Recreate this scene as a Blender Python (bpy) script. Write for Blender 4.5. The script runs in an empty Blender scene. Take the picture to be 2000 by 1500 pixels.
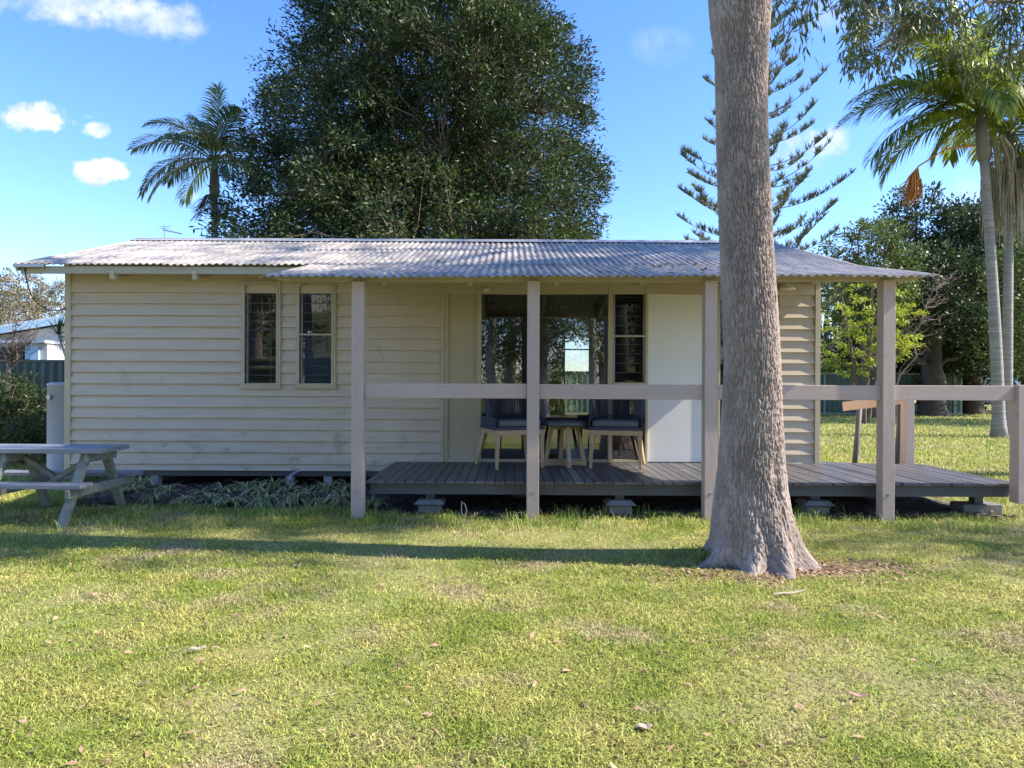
import bpy, math, random
import numpy as np
from mathutils import Vector, Matrix
S = bpy.context.scene
C = S.collection
R = math.radians
random.seed(7)
F, CX, CY, HC, ROLL = 1300.0, 1000.0, 750.0, 1.32, 0.0044

def at(x, y, D):
    """point at depth D (metres in front of the camera station) seen at photo pixel x, y"""
    dx, dy = x - CX, y - CY
    return Vector(((dx + ROLL*dy)/F*D, D, HC - (dy - ROLL*dx)/F*D))
def ground_at(x, y):
    dx, dy = x - CX, y - CY
    return at(x, y, HC*F/(dy - ROLL*dx))
# ---------------------------------------------------------------- camera
cam = bpy.data.objects.new('camera', bpy.data.cameras.new('camera'))
C.objects.link(cam); S.camera = cam
cam.data.sensor_width = 36; cam.data.lens = 36*F/2000
cam.data.clip_end = 3000; cam.data.clip_start = 0.05
cam.location = (0, 0, HC)
cam.rotation_euler = (Matrix.Rotation(R(90), 4, 'X') @ Matrix.Rotation(ROLL, 4, 'Z')).to_euler()
# ---------------------------------------------------------------- world and sun
SUN_EL, SUN_AZ = R(39), R(95)          # azimuth clockwise from +Y: just in front of the house's right end
sv = Vector((math.cos(SUN_EL)*math.sin(SUN_AZ), math.cos(SUN_EL)*math.cos(SUN_AZ), math.sin(SUN_EL)))
w = bpy.data.worlds.new('World'); S.world = w; w.use_nodes = True
nt = w.node_tree; nt.nodes.clear(); N = nt.nodes; Lk = nt.links
def wm(op, a, b=None, c=None):
    n = N.new('ShaderNodeMath'); n.operation = op
    for i, v in enumerate((a, b, c)):
        if v is None: continue
        if isinstance(v, (int, float)): n.inputs[i].default_value = v
        else: Lk.new(v, n.inputs[i])
    return n.outputs[0]
sky = N.new('ShaderNodeTexSky'); sky.sky_type = 'NISHITA'; sky.sun_disc = False
sky.sun_elevation = SUN_EL; sky.sun_rotation = SUN_AZ
sky.air_density = 1.0; sky.dust_density = 0.2; sky.ozone_density = 1.6
tc = N.new('ShaderNodeTexCoord'); sep = N.new('ShaderNodeSeparateXYZ'); Lk.new(tc.outputs['Generated'], sep.inputs[0])
Yp = wm('MAXIMUM', sep.outputs[1], 0.02)
U = wm('DIVIDE', sep.outputs[0], Yp); V = wm('DIVIDE', sep.outputs[2], Yp)
comb = N.new('ShaderNodeCombineXYZ'); Lk.new(U, comb.inputs[0]); Lk.new(V, comb.inputs[1])
def wnoise(scale, detail=5, off=0):
    n = N.new('ShaderNodeTexNoise'); n.inputs['Scale'].default_value = scale; n.inputs['Detail'].default_value = detail
    n.inputs['Roughness'].default_value = .58
    mp = N.new('ShaderNodeMapping'); mp.inputs['Location'].default_value = (off, off*.7, 0); Lk.new(comb.outputs[0], mp.inputs[0])
    Lk.new(mp.outputs[0], n.inputs['Vector']); return n.outputs['Fac']
nz = wm('SUBTRACT', wnoise(14, 6), 0.5); nz2 = wm('SUBTRACT', wnoise(40, 5, 3.3), 0.5)
nzz = wm('ADD', wm('MULTIPLY', nz, 6.0), wm('MULTIPLY', nz2, 2.6))
soft = wm('SUBTRACT', wnoise(6, 5, 7.1), 0.5)
total = None
#  px, py, half width px, half height px, opacity, softness
for (px, py, a, b, op, sf) in [(75, 234, 80, 27, .97, .9), (182, 257, 27, 14, .8, 1.1), (172, 337, 58, 22, .93, .9),
                               (1605, 272, 62, 32, .55, 1.3), (305, 45, 75, 38, .6, 1.5), (190, 20, 150, 34, .75, 1.4), (30, 8, 110, 24, .4, 1.8),
                               (1290, 90, 50, 34, .14, 2.2), (1630, 25, 60, 40, .3, 2.2), (370, 385, 14, 10, .4, 1.6), (1910, 380, 90, 50, .3, 2.2), (1560, 300, 60, 30, .25, 1.8)]:
    u0, v0 = (px-CX)/F, (CY-py)/F
    du = wm('DIVIDE', wm('SUBTRACT', U, u0), a/F); dv = wm('DIVIDE', wm('SUBTRACT', V, v0), b/F)
    d2 = wm('ADD', wm('MULTIPLY', du, du), wm('MULTIPLY', dv, dv))
    m = wm('ADD', wm('SUBTRACT', 1.0, d2), nzz)
    mr = N.new('ShaderNodeMapRange'); mr.interpolation_type = 'SMOOTHSTEP'
    Lk.new(m, mr.inputs[0]); mr.inputs[1].default_value = -.45*sf; mr.inputs[2].default_value = 1.1*sf; mr.inputs[4].default_value = op
    total = mr.outputs[0] if total is None else wm('MAXIMUM', total, mr.outputs[0])
front = N.new('ShaderNodeMapRange'); Lk.new(sep.outputs[1], front.inputs[0]); front.inputs[1].default_value = .1; front.inputs[2].default_value = .2
total = wm('MULTIPLY', total, front.outputs[0])
hs = N.new('ShaderNodeHueSaturation'); hs.inputs['Saturation'].default_value = 1.2; hs.inputs['Value'].default_value = 1.0
Lk.new(sky.outputs[0], hs.inputs['Color'])
tn = N.new('ShaderNodeMix'); tn.data_type = 'RGBA'; tn.blend_type = 'MULTIPLY'; tn.inputs[0].default_value = 1; Lk.new(hs.outputs[0], tn.inputs[6]); tn.inputs[7].default_value = (.72, .76, .97, 1)
mx = N.new('ShaderNodeMix'); mx.data_type = 'RGBA'; Lk.new(total, mx.inputs[0]); Lk.new(tn.outputs[2], mx.inputs[6]); cr_ = N.new('ShaderNodeMapRange'); Lk.new(wnoise(22, 6, 1.7), cr_.inputs[0]); cr_.inputs[1].default_value = .35; cr_.inputs[2].default_value = .62
cc = N.new('ShaderNodeMix'); cc.data_type = 'RGBA'; Lk.new(cr_.outputs[0], cc.inputs[0]); cc.inputs[6].default_value = (2.1, 2.3, 2.7, 1); cc.inputs[7].default_value = (3.5, 3.5, 3.6, 1)
Lk.new(cc.outputs[2], mx.inputs[7])
bg = N.new('ShaderNodeBackground'); bg.inputs['Strength'].default_value = 0.15
Lk.new(mx.outputs[2], bg.inputs[0]); wo = N.new('ShaderNodeOutputWorld'); Lk.new(bg.outputs[0], wo.inputs[0])
sun = bpy.data.objects.new('sun', bpy.data.lights.new('sun', 'SUN')); C.objects.link(sun)
sun.data.energy = 4.3; sun.data.angle = R(.53); sun.data.color = (1, .93, .82)
sun.rotation_euler = sv.to_track_quat('Z', 'Y').to_euler()
S.view_settings.view_transform = 'Standard'; S.view_settings.look = 'None'
S.view_settings.exposure = 1.38; S.view_settings.gamma = 1
S.cycles.max_bounces = 8; S.cycles.transparent_max_bounces = 16

# ---------------------------------------------------------------- helpers
def tag(o, label=None, cat=None, group=None, kind=None):
    for k, v in (('label', label), ('category', cat), ('group', group), ('kind', kind)):
        if v: o[k] = v
    return o
def thing(name, loc, label, cat, group=None, rz=0):
    o = bpy.data.objects.new(name, None); C.objects.link(o); o.location = loc; o.rotation_euler = (0, 0, rz)
    o.empty_display_size = .2
    return tag(o, label, cat, group)
def children(o): return [c for c in bpy.data.objects if c.parent == o]
def copy_tree(o, parent=None):
    kids = children(o); c = o.copy(); C.objects.link(c); c.parent = parent
    for k in kids: copy_tree(k, c)
    return c
def link_mesh(me, name, mat, parent=None, smooth=False):
    o = bpy.data.objects.new(name, me); C.objects.link(o); o.parent = parent
    for m in (mat if isinstance(mat, (list, tuple)) else [mat]): me.materials.append(m)
    if smooth: me.polygons.foreach_set('use_smooth', [True]*len(me.polygons))
    return o
def np_mesh(name, V, faces_flat, loop_tot, mat, parent=None, smooth=False, origin=None):
    me = bpy.data.meshes.new(name); V = np.asarray(V, np.float32)
    if origin is not None: V = V - np.array(origin, np.float32)
    me.vertices.add(len(V)); me.vertices.foreach_set('co', V.ravel())
    fl = np.asarray(faces_flat, np.int32).ravel(); lt = np.asarray(loop_tot, np.int32)
    me.loops.add(len(fl)); me.loops.foreach_set('vertex_index', fl)
    me.polygons.add(len(lt)); st = np.zeros(len(lt), np.int32); st[1:] = np.cumsum(lt)[:-1]
    me.polygons.foreach_set('loop_start', st); me.polygons.foreach_set('loop_total', lt)
    me.update(calc_edges=True); me.validate()
    return link_mesh(me, name, mat, parent, smooth)
class MB:
    """mesh collector in world coordinates"""
    def __init__(s): s.v = []; s.f = []
    def add(s, vs, fs):
        n = len(s.v); s.v += [tuple(v) for v in vs]; s.f += [tuple(i+n for i in f) for f in fs]; return s
    def box(s, x0, x1, y0, y1, z0, z1, M=None):
        vs = [Vector((x, y, z)) for z in (z0, z1) for y in (y0, y1) for x in (x0, x1)]
        if M: vs = [M @ v for v in vs]
        return s.add(vs, [(0,2,3,1), (4,5,7,6), (0,1,5,4), (2,6,7,3), (0,4,6,2), (1,3,7,5)])
    def bar(s, a, b, w, h, up=(0,0,1), w2=None, h2=None):
        a, b = Vector(a), Vector(b); d = (b-a).normalized(); u = Vector(up); x = d.cross(u)
        if x.length < 1e-4: x = d.cross(Vector((1,0,0)))
        x.normalize(); u = x.cross(d).normalized(); w2 = w2 or w; h2 = h2 or h
        vs = [p + x*sx*ww/2 + u*su*hh/2 for p, ww, hh in ((a,w,h),(b,w2,h2)) for sx, su in ((-1,-1),(1,-1),(1,1),(-1,1))]
        return s.add(vs, [(0,3,2,1), (4,5,6,7), (0,1,5,4), (1,2,6,5), (2,3,7,6), (3,0,4,7)])
    def tube(s, pts, rad, n=8, cap=True):
        pts = [Vector(p) for p in pts]; k = len(pts)
        if isinstance(rad, (int, float)): rad = [rad]*k
        vs = []; prev = None
        for i, p in enumerate(pts):
            d = (pts[min(i+1, k-1)] - pts[max(i-1, 0)]).normalized()
            if prev is None:
                x = d.cross(Vector((0,0,1)));
                if x.length < 1e-3: x = d.cross(Vector((1,0,0)))
            else: x = prev - d*prev.dot(d)
            x.normalize(); prev = x; y = d.cross(x)
            for j in range(n):
                a = 2*math.pi*j/n; vs.append(p + (x*math.cos(a) + y*math.sin(a))*rad[i])
        fs = [(i*n+j, i*n+(j+1)%n, (i+1)*n+(j+1)%n, (i+1)*n+j) for i in range(k-1) for j in range(n)]
        if cap: fs += [tuple(range(n-1, -1, -1)), tuple((k-1)*n+j for j in range(n))]
        return s.add(vs, fs)
    def lathe(s, prof, c, n=24):
        vs = [(c[0]+r*math.cos(2*math.pi*j/n), c[1]+r*math.sin(2*math.pi*j/n), c[2]+z) for r, z in prof for j in range(n)]
        k = len(prof)
        fs = [(i*n+j, i*n+(j+1)%n, (i+1)*n+(j+1)%n, (i+1)*n+j) for i in range(k-1) for j in range(n)]
        fs += [tuple(range(n-1, -1, -1)), tuple((k-1)*n+j for j in range(n))]
        return s.add(vs, fs)
    def build(s, name, mat, parent=None, bevel=0, smooth=False, local=False):
        me = bpy.data.meshes.new(name); vs = s.v
        if parent is not None and not local:
            base = Vector((0,0,0)); p = parent
            while p is not None: base += p.location; p = p.parent
            vs = [(v[0]-base.x, v[1]-base.y, v[2]-base.z) for v in vs]
        me.from_pydata(vs, [], s.f); me.update()
        o = link_mesh(me, name, mat, parent, smooth)
        if bevel:
            m = o.modifiers.new('bevel', 'BEVEL'); m.width = bevel; m.segments = 2; m.limit_method = 'ANGLE'; m.harden_normals = False
        return o
# ---- numpy value noise
_rs = np.random.RandomState(3); _tab = _rs.rand(64, 64, 64).astype(np.float32)
def vnoise(x, y, z):
    x, y, z = [np.asarray(a, np.float32) for a in np.broadcast_arrays(x, y, z)]
    xi, yi, zi = [np.floor(a).astype(int) for a in (x, y, z)]
    fx, fy, fz = x-xi, y-yi, z-zi
    fx, fy, fz = [a*a*(3-2*a) for a in (fx, fy, fz)]
    r = 0
    for dx in (0, 1):
        for dy in (0, 1):
            for dz in (0, 1):
                r = r + _tab[(xi+dx) & 63, (yi+dy) & 63, (zi+dz) & 63]*(fx if dx else 1-fx)*(fy if dy else 1-fy)*(fz if dz else 1-fz)
    return r
def fbm(x, y, z, o=4):
    r = 0; a = .5
    for i in range(o): r = r + a*vnoise(x*2**i + 7.3*i, y*2**i + 3.1*i, z*2**i + 5.7*i); a *= .5
    return r
# ---------------------------------------------------------------- materials
def mat(name, c1, c2=None, scale=5.0, rough=.7, bump=0.0, bscale=None, stretch=(1,1,1), detail=5, trans=0.0, island=0.0,
        metal=0.0, spec=.35, contrast=(.35, .65), c3=None, s3=1.0, t3=(.5, .7), coord='Object', bstretch=None, hue_island=0.0):
    m = bpy.data.materials.new(name); m.use_nodes = True; t = m.node_tree; n = t.nodes; L = t.links
    p = n['Principled BSDF']; out = n['Material Output']
    p.inputs['Roughness'].default_value = rough; p.inputs['Metallic'].default_value = metal
    p.inputs['Specular IOR Level'].default_value = spec
    tcn = n.new('ShaderNodeTexCoord')
    def tex(sc, st, det=detail):
        mp = n.new('ShaderNodeMapping'); mp.inputs['Scale'].default_value = st; L.new(tcn.outputs[coord], mp.inputs[0])
        z = n.new('ShaderNodeTexNoise'); z.inputs['Scale'].default_value = sc; z.inputs['Detail'].default_value = det
        L.new(mp.outputs[0], z.inputs['Vector']); return z.outputs['Fac']
    def mixc(fac, a, b):
        q = n.new('ShaderNodeMix'); q.data_type = 'RGBA'
        if isinstance(fac, (int, float)): q.inputs[0].default_value = fac
        else: L.new(fac, q.inputs[0])
        for i, v in ((6, a), (7, b)):
            if isinstance(v, tuple): q.inputs[i].default_value = (*v, 1)
            else: L.new(v, q.inputs[i])
        return q.outputs[2]
    def rng(fac, a, b, lo=0, hi=1):
        q = n.new('ShaderNodeMapRange'); L.new(fac, q.inputs[0]); q.inputs[1].default_value = a; q.inputs[2].default_value = b
        q.inputs[3].default_value = lo; q.inputs[4].default_value = hi; return q.outputs[0]
    col = c1
    if c2: col = mixc(rng(tex(scale, stretch), *contrast), c1, c2)
    if c3: col = mixc(rng(tex(s3, (1,1,1)), *t3), col, c3)
    if island:
        g = n.new('ShaderNodeNewGeometry'); h = n.new('ShaderNodeHueSaturation')
        L.new(rng(g.outputs['Random Per Island'], 0, 1, 1-island, 1+island), h.inputs['Value'])
        if hue_island:
            mm = n.new('ShaderNodeMath'); mm.operation = 'FRACT'; m2 = n.new('ShaderNodeMath'); m2.operation = 'MULTIPLY'; m2.inputs[1].default_value = 17.31
            L.new(g.outputs['Random Per Island'], m2.inputs[0]); L.new(m2.outputs[0], mm.inputs[0])
            L.new(rng(mm.outputs[0], 0, 1, .5-hue_island, .5+hue_island), h.inputs['Hue'])
        if isinstance(col, tuple): h.inputs['Color'].default_value = (*col, 1)
        else: L.new(col, h.inputs['Color'])
        col = h.outputs[0]
    if isinstance(col, tuple): p.inputs['Base Color'].default_value = (*col, 1)
    else: L.new(col, p.inputs['Base Color'])
    if bump:
        b = n.new('ShaderNodeBump'); b.inputs['Strength'].default_value = 1.0; b.inputs['Distance'].default_value = bump
        L.new(tex(bscale or scale*3, bstretch or stretch, 8), b.inputs['Height']); L.new(b.outputs[0], p.inputs['Normal'])
    if trans:
        tr = n.new('ShaderNodeBsdfTranslucent'); ms = n.new('ShaderNodeMixShader'); ms.inputs[0].default_value = trans
        if isinstance(col, tuple): tr.inputs[0].default_value = (*col, 1)
        else: L.new(col, tr.inputs[0])
        L.new(p.outputs[0], ms.inputs[1]); L.new(tr.outputs[0], ms.inputs[2]); L.new(ms.outputs[0], out.inputs[0])
    return m
def glass_mat(name, tint=(.8,.85,.85), refl=1.0, base=.06):
    m = bpy.data.materials.new(name); m.use_nodes = True; t = m.node_tree; n = t.nodes; L = t.links
    n.remove(n['Principled BSDF']); out = n['Material Output']
    tr = n.new('ShaderNodeBsdfTransparent'); tr.inputs[0].default_value = (*tint, 1)
    gl = n.new('ShaderNodeBsdfGlossy'); gl.inputs['Roughness'].default_value = .004; gl.inputs[0].default_value = (.95,.97,1,1)
    fr = n.new('ShaderNodeFresnel'); fr.inputs[0].default_value = 1.5
    ma = n.new('ShaderNodeMath'); ma.operation = 'MULTIPLY_ADD'; ma.inputs[1].default_value = refl; ma.inputs[2].default_value = base; ma.use_clamp = True
    L.new(fr.outputs[0], ma.inputs[0]); ms = n.new('ShaderNodeMixShader'); L.new(ma.outputs[0], ms.inputs[0])
    L.new(tr.outputs[0], ms.inputs[1]); L.new(gl.outputs[0], ms.inputs[2]); L.new(ms.outputs[0], out.inputs[0])
    return m
def attr_darken(m, attr, col):
    """mix the base colour towards col by a mesh attribute (darker bark in the fissures, with crevice shade painted in)"""
    t = m.node_tree; p = t.nodes['Principled BSDF']; src = p.inputs['Base Color'].links[0].from_socket
    a = t.nodes.new('ShaderNodeAttribute'); a.attribute_name = attr; q = t.nodes.new('ShaderNodeMix'); q.data_type = 'RGBA'
    t.links.new(a.outputs['Fac'], q.inputs[0]); t.links.new(src, q.inputs[6]); q.inputs[7].default_value = (*col, 1); t.links.new(q.outputs[2], p.inputs['Base Color'])
M = {}
M['board'] = mat('weatherboard_paint', (.60,.485,.35), (.55,.44,.315), 2.2, .55, .0008, 60, (1,1,6), c3=(.27,.25,.165), s3=2.6, t3=(.64,.84))
M['trim'] = mat('trim_paint', (.54,.45,.30), (.48,.40,.26), 4, .5, .0005, 40)
M['sheet'] = mat('cream_sheet', (.50,.41,.27), (.46,.38,.25), 1.4, .55, .0003, 30)
M['white'] = mat('white_sheet', (.82,.80,.75), (.79,.77,.72), 1.2, .45)
M['post'] = mat('mauve_brown_timber_paint', (.49,.375,.315), (.46,.35,.295), 7, .6, .0015, 16, (3,3,.5), bstretch=(4,4,.8), c3=(.33,.26,.22), s3=11, t3=(.64,.8))
M['rail'] = mat('mauve_brown_rail_paint', (.49,.375,.315), (.46,.35,.295), 7, .6, .0015, 16, (.5,3,3), bstretch=(.8,4,4), c3=(.33,.26,.22), s3=9, t3=(.62,.78))
M['beam'] = mat('cream_beam_paint', (.46,.40,.29), (.42,.36,.26), 3, .6, .001, 30)
M['deck'] = mat('deck_stain', (.085,.078,.08), (.125,.115,.115), 3, .42, .0012, 14, (9,1,9), c3=(.17,.15,.14), s3=5, t3=(.58,.8), island=.22, spec=.5)
M['bearer'] = mat('bearer_stain', (.10,.10,.105), (.08,.08,.08), 4, .6, .001, 30)
M['roof'] = mat('weathered_corrugated_iron', (.46,.415,.365), (.28,.25,.225), 3.4, .5, .0004, 40, (3.0,.35,1), metal=.05, spec=.4, c3=(.20,.17,.16), s3=6, t3=(.55,.74))
M['cap'] = mat('ridge_metal', (.52,.51,.52), (.45,.44,.45), 3, .45, metal=.3)
M['glass'] = glass_mat('window_glass', (.75,.78,.77), 1.2, .09)
M['louvre'] = glass_mat('louvre_glass', (.6,.63,.66), .6, .02)
M['screen'] = mat('fly_screen', (.03,.032,.035), rough=.7)
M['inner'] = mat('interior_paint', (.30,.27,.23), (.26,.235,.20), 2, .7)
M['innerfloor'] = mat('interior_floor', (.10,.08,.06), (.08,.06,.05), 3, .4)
M['concrete'] = mat('concrete', (.20,.195,.18), (.14,.135,.125), 6, .85, .003, 30)
M['rope'] = mat('navy_rope', (.045,.05,.07), (.065,.07,.09), 60, .75, .001, 150)
M['cushion'] = mat('grey_cushion', (.15,.155,.165), (.13,.135,.14), 40, .9, .0006, 200)
M['teak'] = mat('pale_teak', (.50,.35,.19), (.42,.28,.15), 5, .5, .0004, 40, (8,8,1))
M['tabletop'] = mat('grey_table_top', (.14,.14,.15), (.11,.11,.12), 20, .6)
M['picnic'] = mat('grey_green_picnic_timber', (.26,.265,.215), (.19,.195,.155), 3, .7, .0015, 20, (1,6,6), c3=(.17,.20,.10), s3=6, t3=(.6,.8))
M['picnictop'] = mat('weathered_blue_grey_timber', (.27,.27,.285), (.20,.205,.22), 3, .55, .001, 25, (1,7,7))
M['bark'] = mat('ironbark_grey', (.40,.32,.275), (.27,.21,.18), 5.0, .95, .004, 40, (1,1,.5), bstretch=(1,1,.3), c3=(.40,.24,.15), s3=4.6, t3=(.69,.8))
attr_darken(M['bark'], 'fissure', (.10,.078,.066))  # darker fissure bark plus the shade of the cracks, painted into the colour
def splash_dirt(m, z0, z1, col):
    """grimy blotches of real dirt, thickest low on the boards"""
    t = m.node_tree; n = t.nodes; L = t.links; p = n['Principled BSDF']; src = p.inputs['Base Color'].links[0].from_socket
    c = n.new('ShaderNodeTexCoord'); s = n.new('ShaderNodeSeparateXYZ'); L.new(c.outputs['Object'], s.inputs[0])
    a = n.new('ShaderNodeMapRange'); L.new(s.outputs[2], a.inputs[0]); a.inputs[1].default_value = z1; a.inputs[2].default_value = z0
    z = n.new('ShaderNodeTexNoise'); z.inputs['Scale'].default_value = 3.2; z.inputs['Detail'].default_value = 9; z.inputs['Roughness'].default_value = .7
    mp = n.new('ShaderNodeMapping'); mp.inputs['Scale'].default_value = (1, 1, 2.2); L.new(c.outputs['Object'], mp.inputs[0]); L.new(mp.outputs[0], z.inputs['Vector'])
    b = n.new('ShaderNodeMapRange'); L.new(z.outputs['Fac'], b.inputs[0]); b.inputs[1].default_value = .53; b.inputs[2].default_value = .70
    k = n.new('ShaderNodeMath'); k.operation = 'MULTIPLY'; L.new(a.outputs[0], k.inputs[0]); L.new(b.outputs[0], k.inputs[1])
    q = n.new('ShaderNodeMix'); q.data_type = 'RGBA'; L.new(k.outputs[0], q.inputs[0]); L.new(src, q.inputs[6]); q.inputs[7].default_value = (*col, 1); L.new(q.outputs[2], p.inputs['Base Color'])
splash_dirt(M['board'], .30, 1.1, (.27, .235, .155))
M['mulch'] = mat('dark_mulch', (.06,.045,.035), (.13,.10,.08), 22, .95, .01, 60, contrast=(.4,.7))
M['heater'] = mat('heater_paint', (.40,.385,.40), (.36,.345,.36), 2, .4)
M['metal'] = mat('grey_metal', (.35,.35,.36), rough=.4, metal=.7)
M['cable'] = mat('black_cable', (.03,.03,.03), rough=.6)
# ================================================================ GROUND
M['ground'] = mat('lawn_soil', (.19,.21,.055), (.28,.25,.10), 1.1, .95, .012, 50, c3=(.30,.22,.15), s3=.9, t3=(.60,.74))
def ground_z(X, Y):
    """gentle real unevenness of the lawn, flat under and beyond the cottage"""
    k = np.clip((6.4-np.asarray(Y))/1.5, 0, 1)
    return (fbm(np.asarray(X)*.7+20, np.asarray(Y)*.7+20, 1.5, 3)-.47)*.07*k
gx = np.concatenate([[-1500,-400,-120,-50,-25], np.arange(-12, 14.01, .1), [25,50,120,400,1500]])
gy = np.concatenate([[-1500,-300,-80,-25,-8], np.arange(0, 16.01, .1), [22,30,45,80,200,500,1500]])
GX, GY = np.meshgrid(gx, gy); GZ = ground_z(GX, GY)
GZ = np.where((GX > -13) & (GX < 14) & (GY >= 0) & (GY < 16), GZ, 0)
nx, ny = len(gx), len(gy)
i0 = (np.arange(ny-1)[:, None]*nx + np.arange(nx-1)[None]).ravel()
gq = np.stack([i0, i0+1, i0+nx+1, i0+nx], 1)
ground = np_mesh('ground', np.stack([GX.ravel(), GY.ravel(), GZ.ravel()], 1), gq.ravel(), np.full(len(gq), 4), M['ground'], smooth=True)
tag(ground, kind='structure')
# ================================================================ COTTAGE
DW = 8.23; DP = 6.46; DF = 6.59
def XW(px, D=DW): return (px-CX)/F*D
def ZW(px, py, D=DW): return at(px, py, D).z
WL, WR = XW(131), XW(1598)
BY = 12.35                                   # back wall
house = thing('cottage', (0, DW, 0), 'long low cream weatherboard cottage with rusty corrugated roof, open verandah and dark timber deck', 'cottage')
ZB = ZW(400, 918)                            # bottom of boards
ZD = .358                                    # deck surface
Z0 = ZB + .082; EX = .1405
z_eave = 2.70
# --- openings in the front wall: (x0, x1, z0, z1)
w1 = (XW(480), XW(543), ZW(510, 750), ZW(510, 557)); w2 = (XW(586), XW(650), ZW(618, 750), ZW(618, 558))
rec = (XW(868), XW(1520), ZD-.02, ZW(1100, 553))
def boards(segs, y0, zlist, axis='x', M4=None, mb=None, seed=0):
    """tilted lapped boards with slightly wavy bottom edges; segs(zc) -> list of (a, b) intervals"""
    mb = mb or MB(); rr = np.random.RandomState(seed)
    for k, (zb, zt) in enumerate(zlist):
        ph = rr.rand()*10; ivs = []
        for a, b in segs((zb+zt)/2):
            if b-a > 2.2 and rr.rand() < .7: c = a + (b-a)*(.25+.5*rr.rand()); ivs += [(a, c-.0012, 0), (c+.0012, b, rr.normal(0, .0022))]
            else: ivs.append((a, b, 0))
        for a, b, oz in ivs:
            n = max(2, int((b-a)/.25)+1); xs = np.linspace(a, b, n)
            dz = (vnoise(xs*1.3+ph, ph, 0)-.5)*.012 + oz if k else xs*0; dy = (vnoise(xs*1.7+ph, 5, ph)-.5)*.006
            vs = []
            for x, q, e in zip(xs, dz, dy):
                vs += [(x, y0-.040+e, zb+q), (x, y0-.006, zt+.012), (x, y0-.004, zb+q), (x, y0+.004, zt+.012)]
            fs = []
            for i in range(n-1):
                p = 4*i; fs += [(p, p+4, p+5, p+1), (p+2, p+6, p+4, p)]
            fs += [(0, 1, 3, 2), (4*n-4, 4*n-2, 4*n-1, 4*n-3)]
            if M4: vs = [M4 @ Vector(v) for v in vs]
            mb.add(vs, fs)
    return mb
zl = [(ZB, Z0)] + [(Z0+EX*k, Z0+EX*(k+1)) for k in range(15)]
ztop = Z0+EX*15; zl.append((ztop, 2.76))
def segf(zc):
    out = []; cuts = []
    for (a, b, c, d) in (w1, w2, rec):
        if c < zc < d: cuts.append((a, b))
    x = WL+.02
    for a, b in sorted(cuts): out.append((x, a)); x = b
    out.append((x, WR-.02)); return out
front = boards(segf, DW, zl, seed=4)
front.build('weatherboard_wall', M['board'], house)
def wall_holes(mb, x0, x1, z0, z1, y0, y1, holes):
    xs = sorted({x0, x1, *[h[i] for h in holes for i in (0, 1)]}); zs = sorted({z0, z1, *[h[i] for h in holes for i in (2, 3)]})
    for a, b in zip(xs, xs[1:]):
        for c, d in zip(zs, zs[1:]):
            if any(h[0] <= (a+b)/2 <= h[1] and h[2] <= (c+d)/2 <= h[3] for h in holes): continue
            mb.box(a, b, y0, y1, c, d)
    return mb
glz = (XW(936), XW(1264), ZD+.0, ZW(1100, 560)); dk = (XW(1403), XW(1500), ZD+.02, ZW(1450, 562))
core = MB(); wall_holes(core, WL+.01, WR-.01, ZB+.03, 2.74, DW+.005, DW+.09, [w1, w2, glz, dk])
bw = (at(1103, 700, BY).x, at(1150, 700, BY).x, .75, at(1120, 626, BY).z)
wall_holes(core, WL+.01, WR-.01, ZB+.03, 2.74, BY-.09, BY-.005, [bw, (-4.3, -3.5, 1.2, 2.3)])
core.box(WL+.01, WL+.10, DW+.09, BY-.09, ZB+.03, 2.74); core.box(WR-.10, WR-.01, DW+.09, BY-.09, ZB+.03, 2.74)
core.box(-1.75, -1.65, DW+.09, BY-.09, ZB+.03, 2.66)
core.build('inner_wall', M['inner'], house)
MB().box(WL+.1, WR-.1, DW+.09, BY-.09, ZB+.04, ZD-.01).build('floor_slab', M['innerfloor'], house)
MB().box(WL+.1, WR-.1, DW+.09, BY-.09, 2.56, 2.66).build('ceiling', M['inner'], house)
# side and back cladding with gables
sd = MB()
RY, RZ = 10.26, 3.51
for sgn, X in ((-1, WL), (1, WR)):
    Mx = Matrix(((0, -sgn*-1, 0, 0), (1, 0, 0, 0), (0, 0, 1, 0), (0, 0, 0, 1)))
    for k, (zb, zt) in enumerate(zl[:-1] + [(ztop+EX*i, ztop+EX*(i+1)) for i in range(8)]):
        lim = max(0, (zb - 2.74)/.316); a, b = DW+.0+lim, BY-.0-lim
        if b-a < .1: break
        x0, x1 = (X, X-.03) if sgn < 0 else (X, X+.03); xt = X-.006 if sgn < 0 else X+.006
        sd.add([(x1, a, zb), (x1, b, zb), (xt, b, zt+.01), (xt, a, zt+.01), (x0, a, zb), (x0, b, zb)], [(0,1,2,3), (4,5,1,0)])
Mb = Matrix.Translation((0, 2*BY, 0)) @ Matrix.Diagonal((1, -1, 1, 1))
boards(lambda zc: [(WL+.02, WR-.02)] if not bw[2] < zc < bw[3] else [(WL+.02, -4.3), (-3.5, bw[0]), (bw[1], WR-.02)], BY, zl, M4=Mb, mb=sd)
sd.build('side_cladding', M['board'], house)
for X in (WL, WR):
    MB().add([(X, DW, 2.7), (X, BY, 2.7), (X, RY, RZ-.07), (X+.05*(-1 if X > 0 else 1), DW, 2.7), (X+.05*(-1 if X > 0 else 1), BY, 2.7), (X+.05*(-1 if X > 0 else 1), RY, RZ-.07)],
             [(0,1,2), (3,5,4), (0,2,5,3), (1,4,5,2)]).build('gable', M['board'], house)
# corner stops
for a, b in ((XW(131)-.005, XW(142)), (XW(1589), XW(1598)+.005)):
    MB().box(a, b, DW-.045, DW+.03, ZB-.004, 2.72).build('corner_stop', M['trim'], house, bevel=.003)
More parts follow.
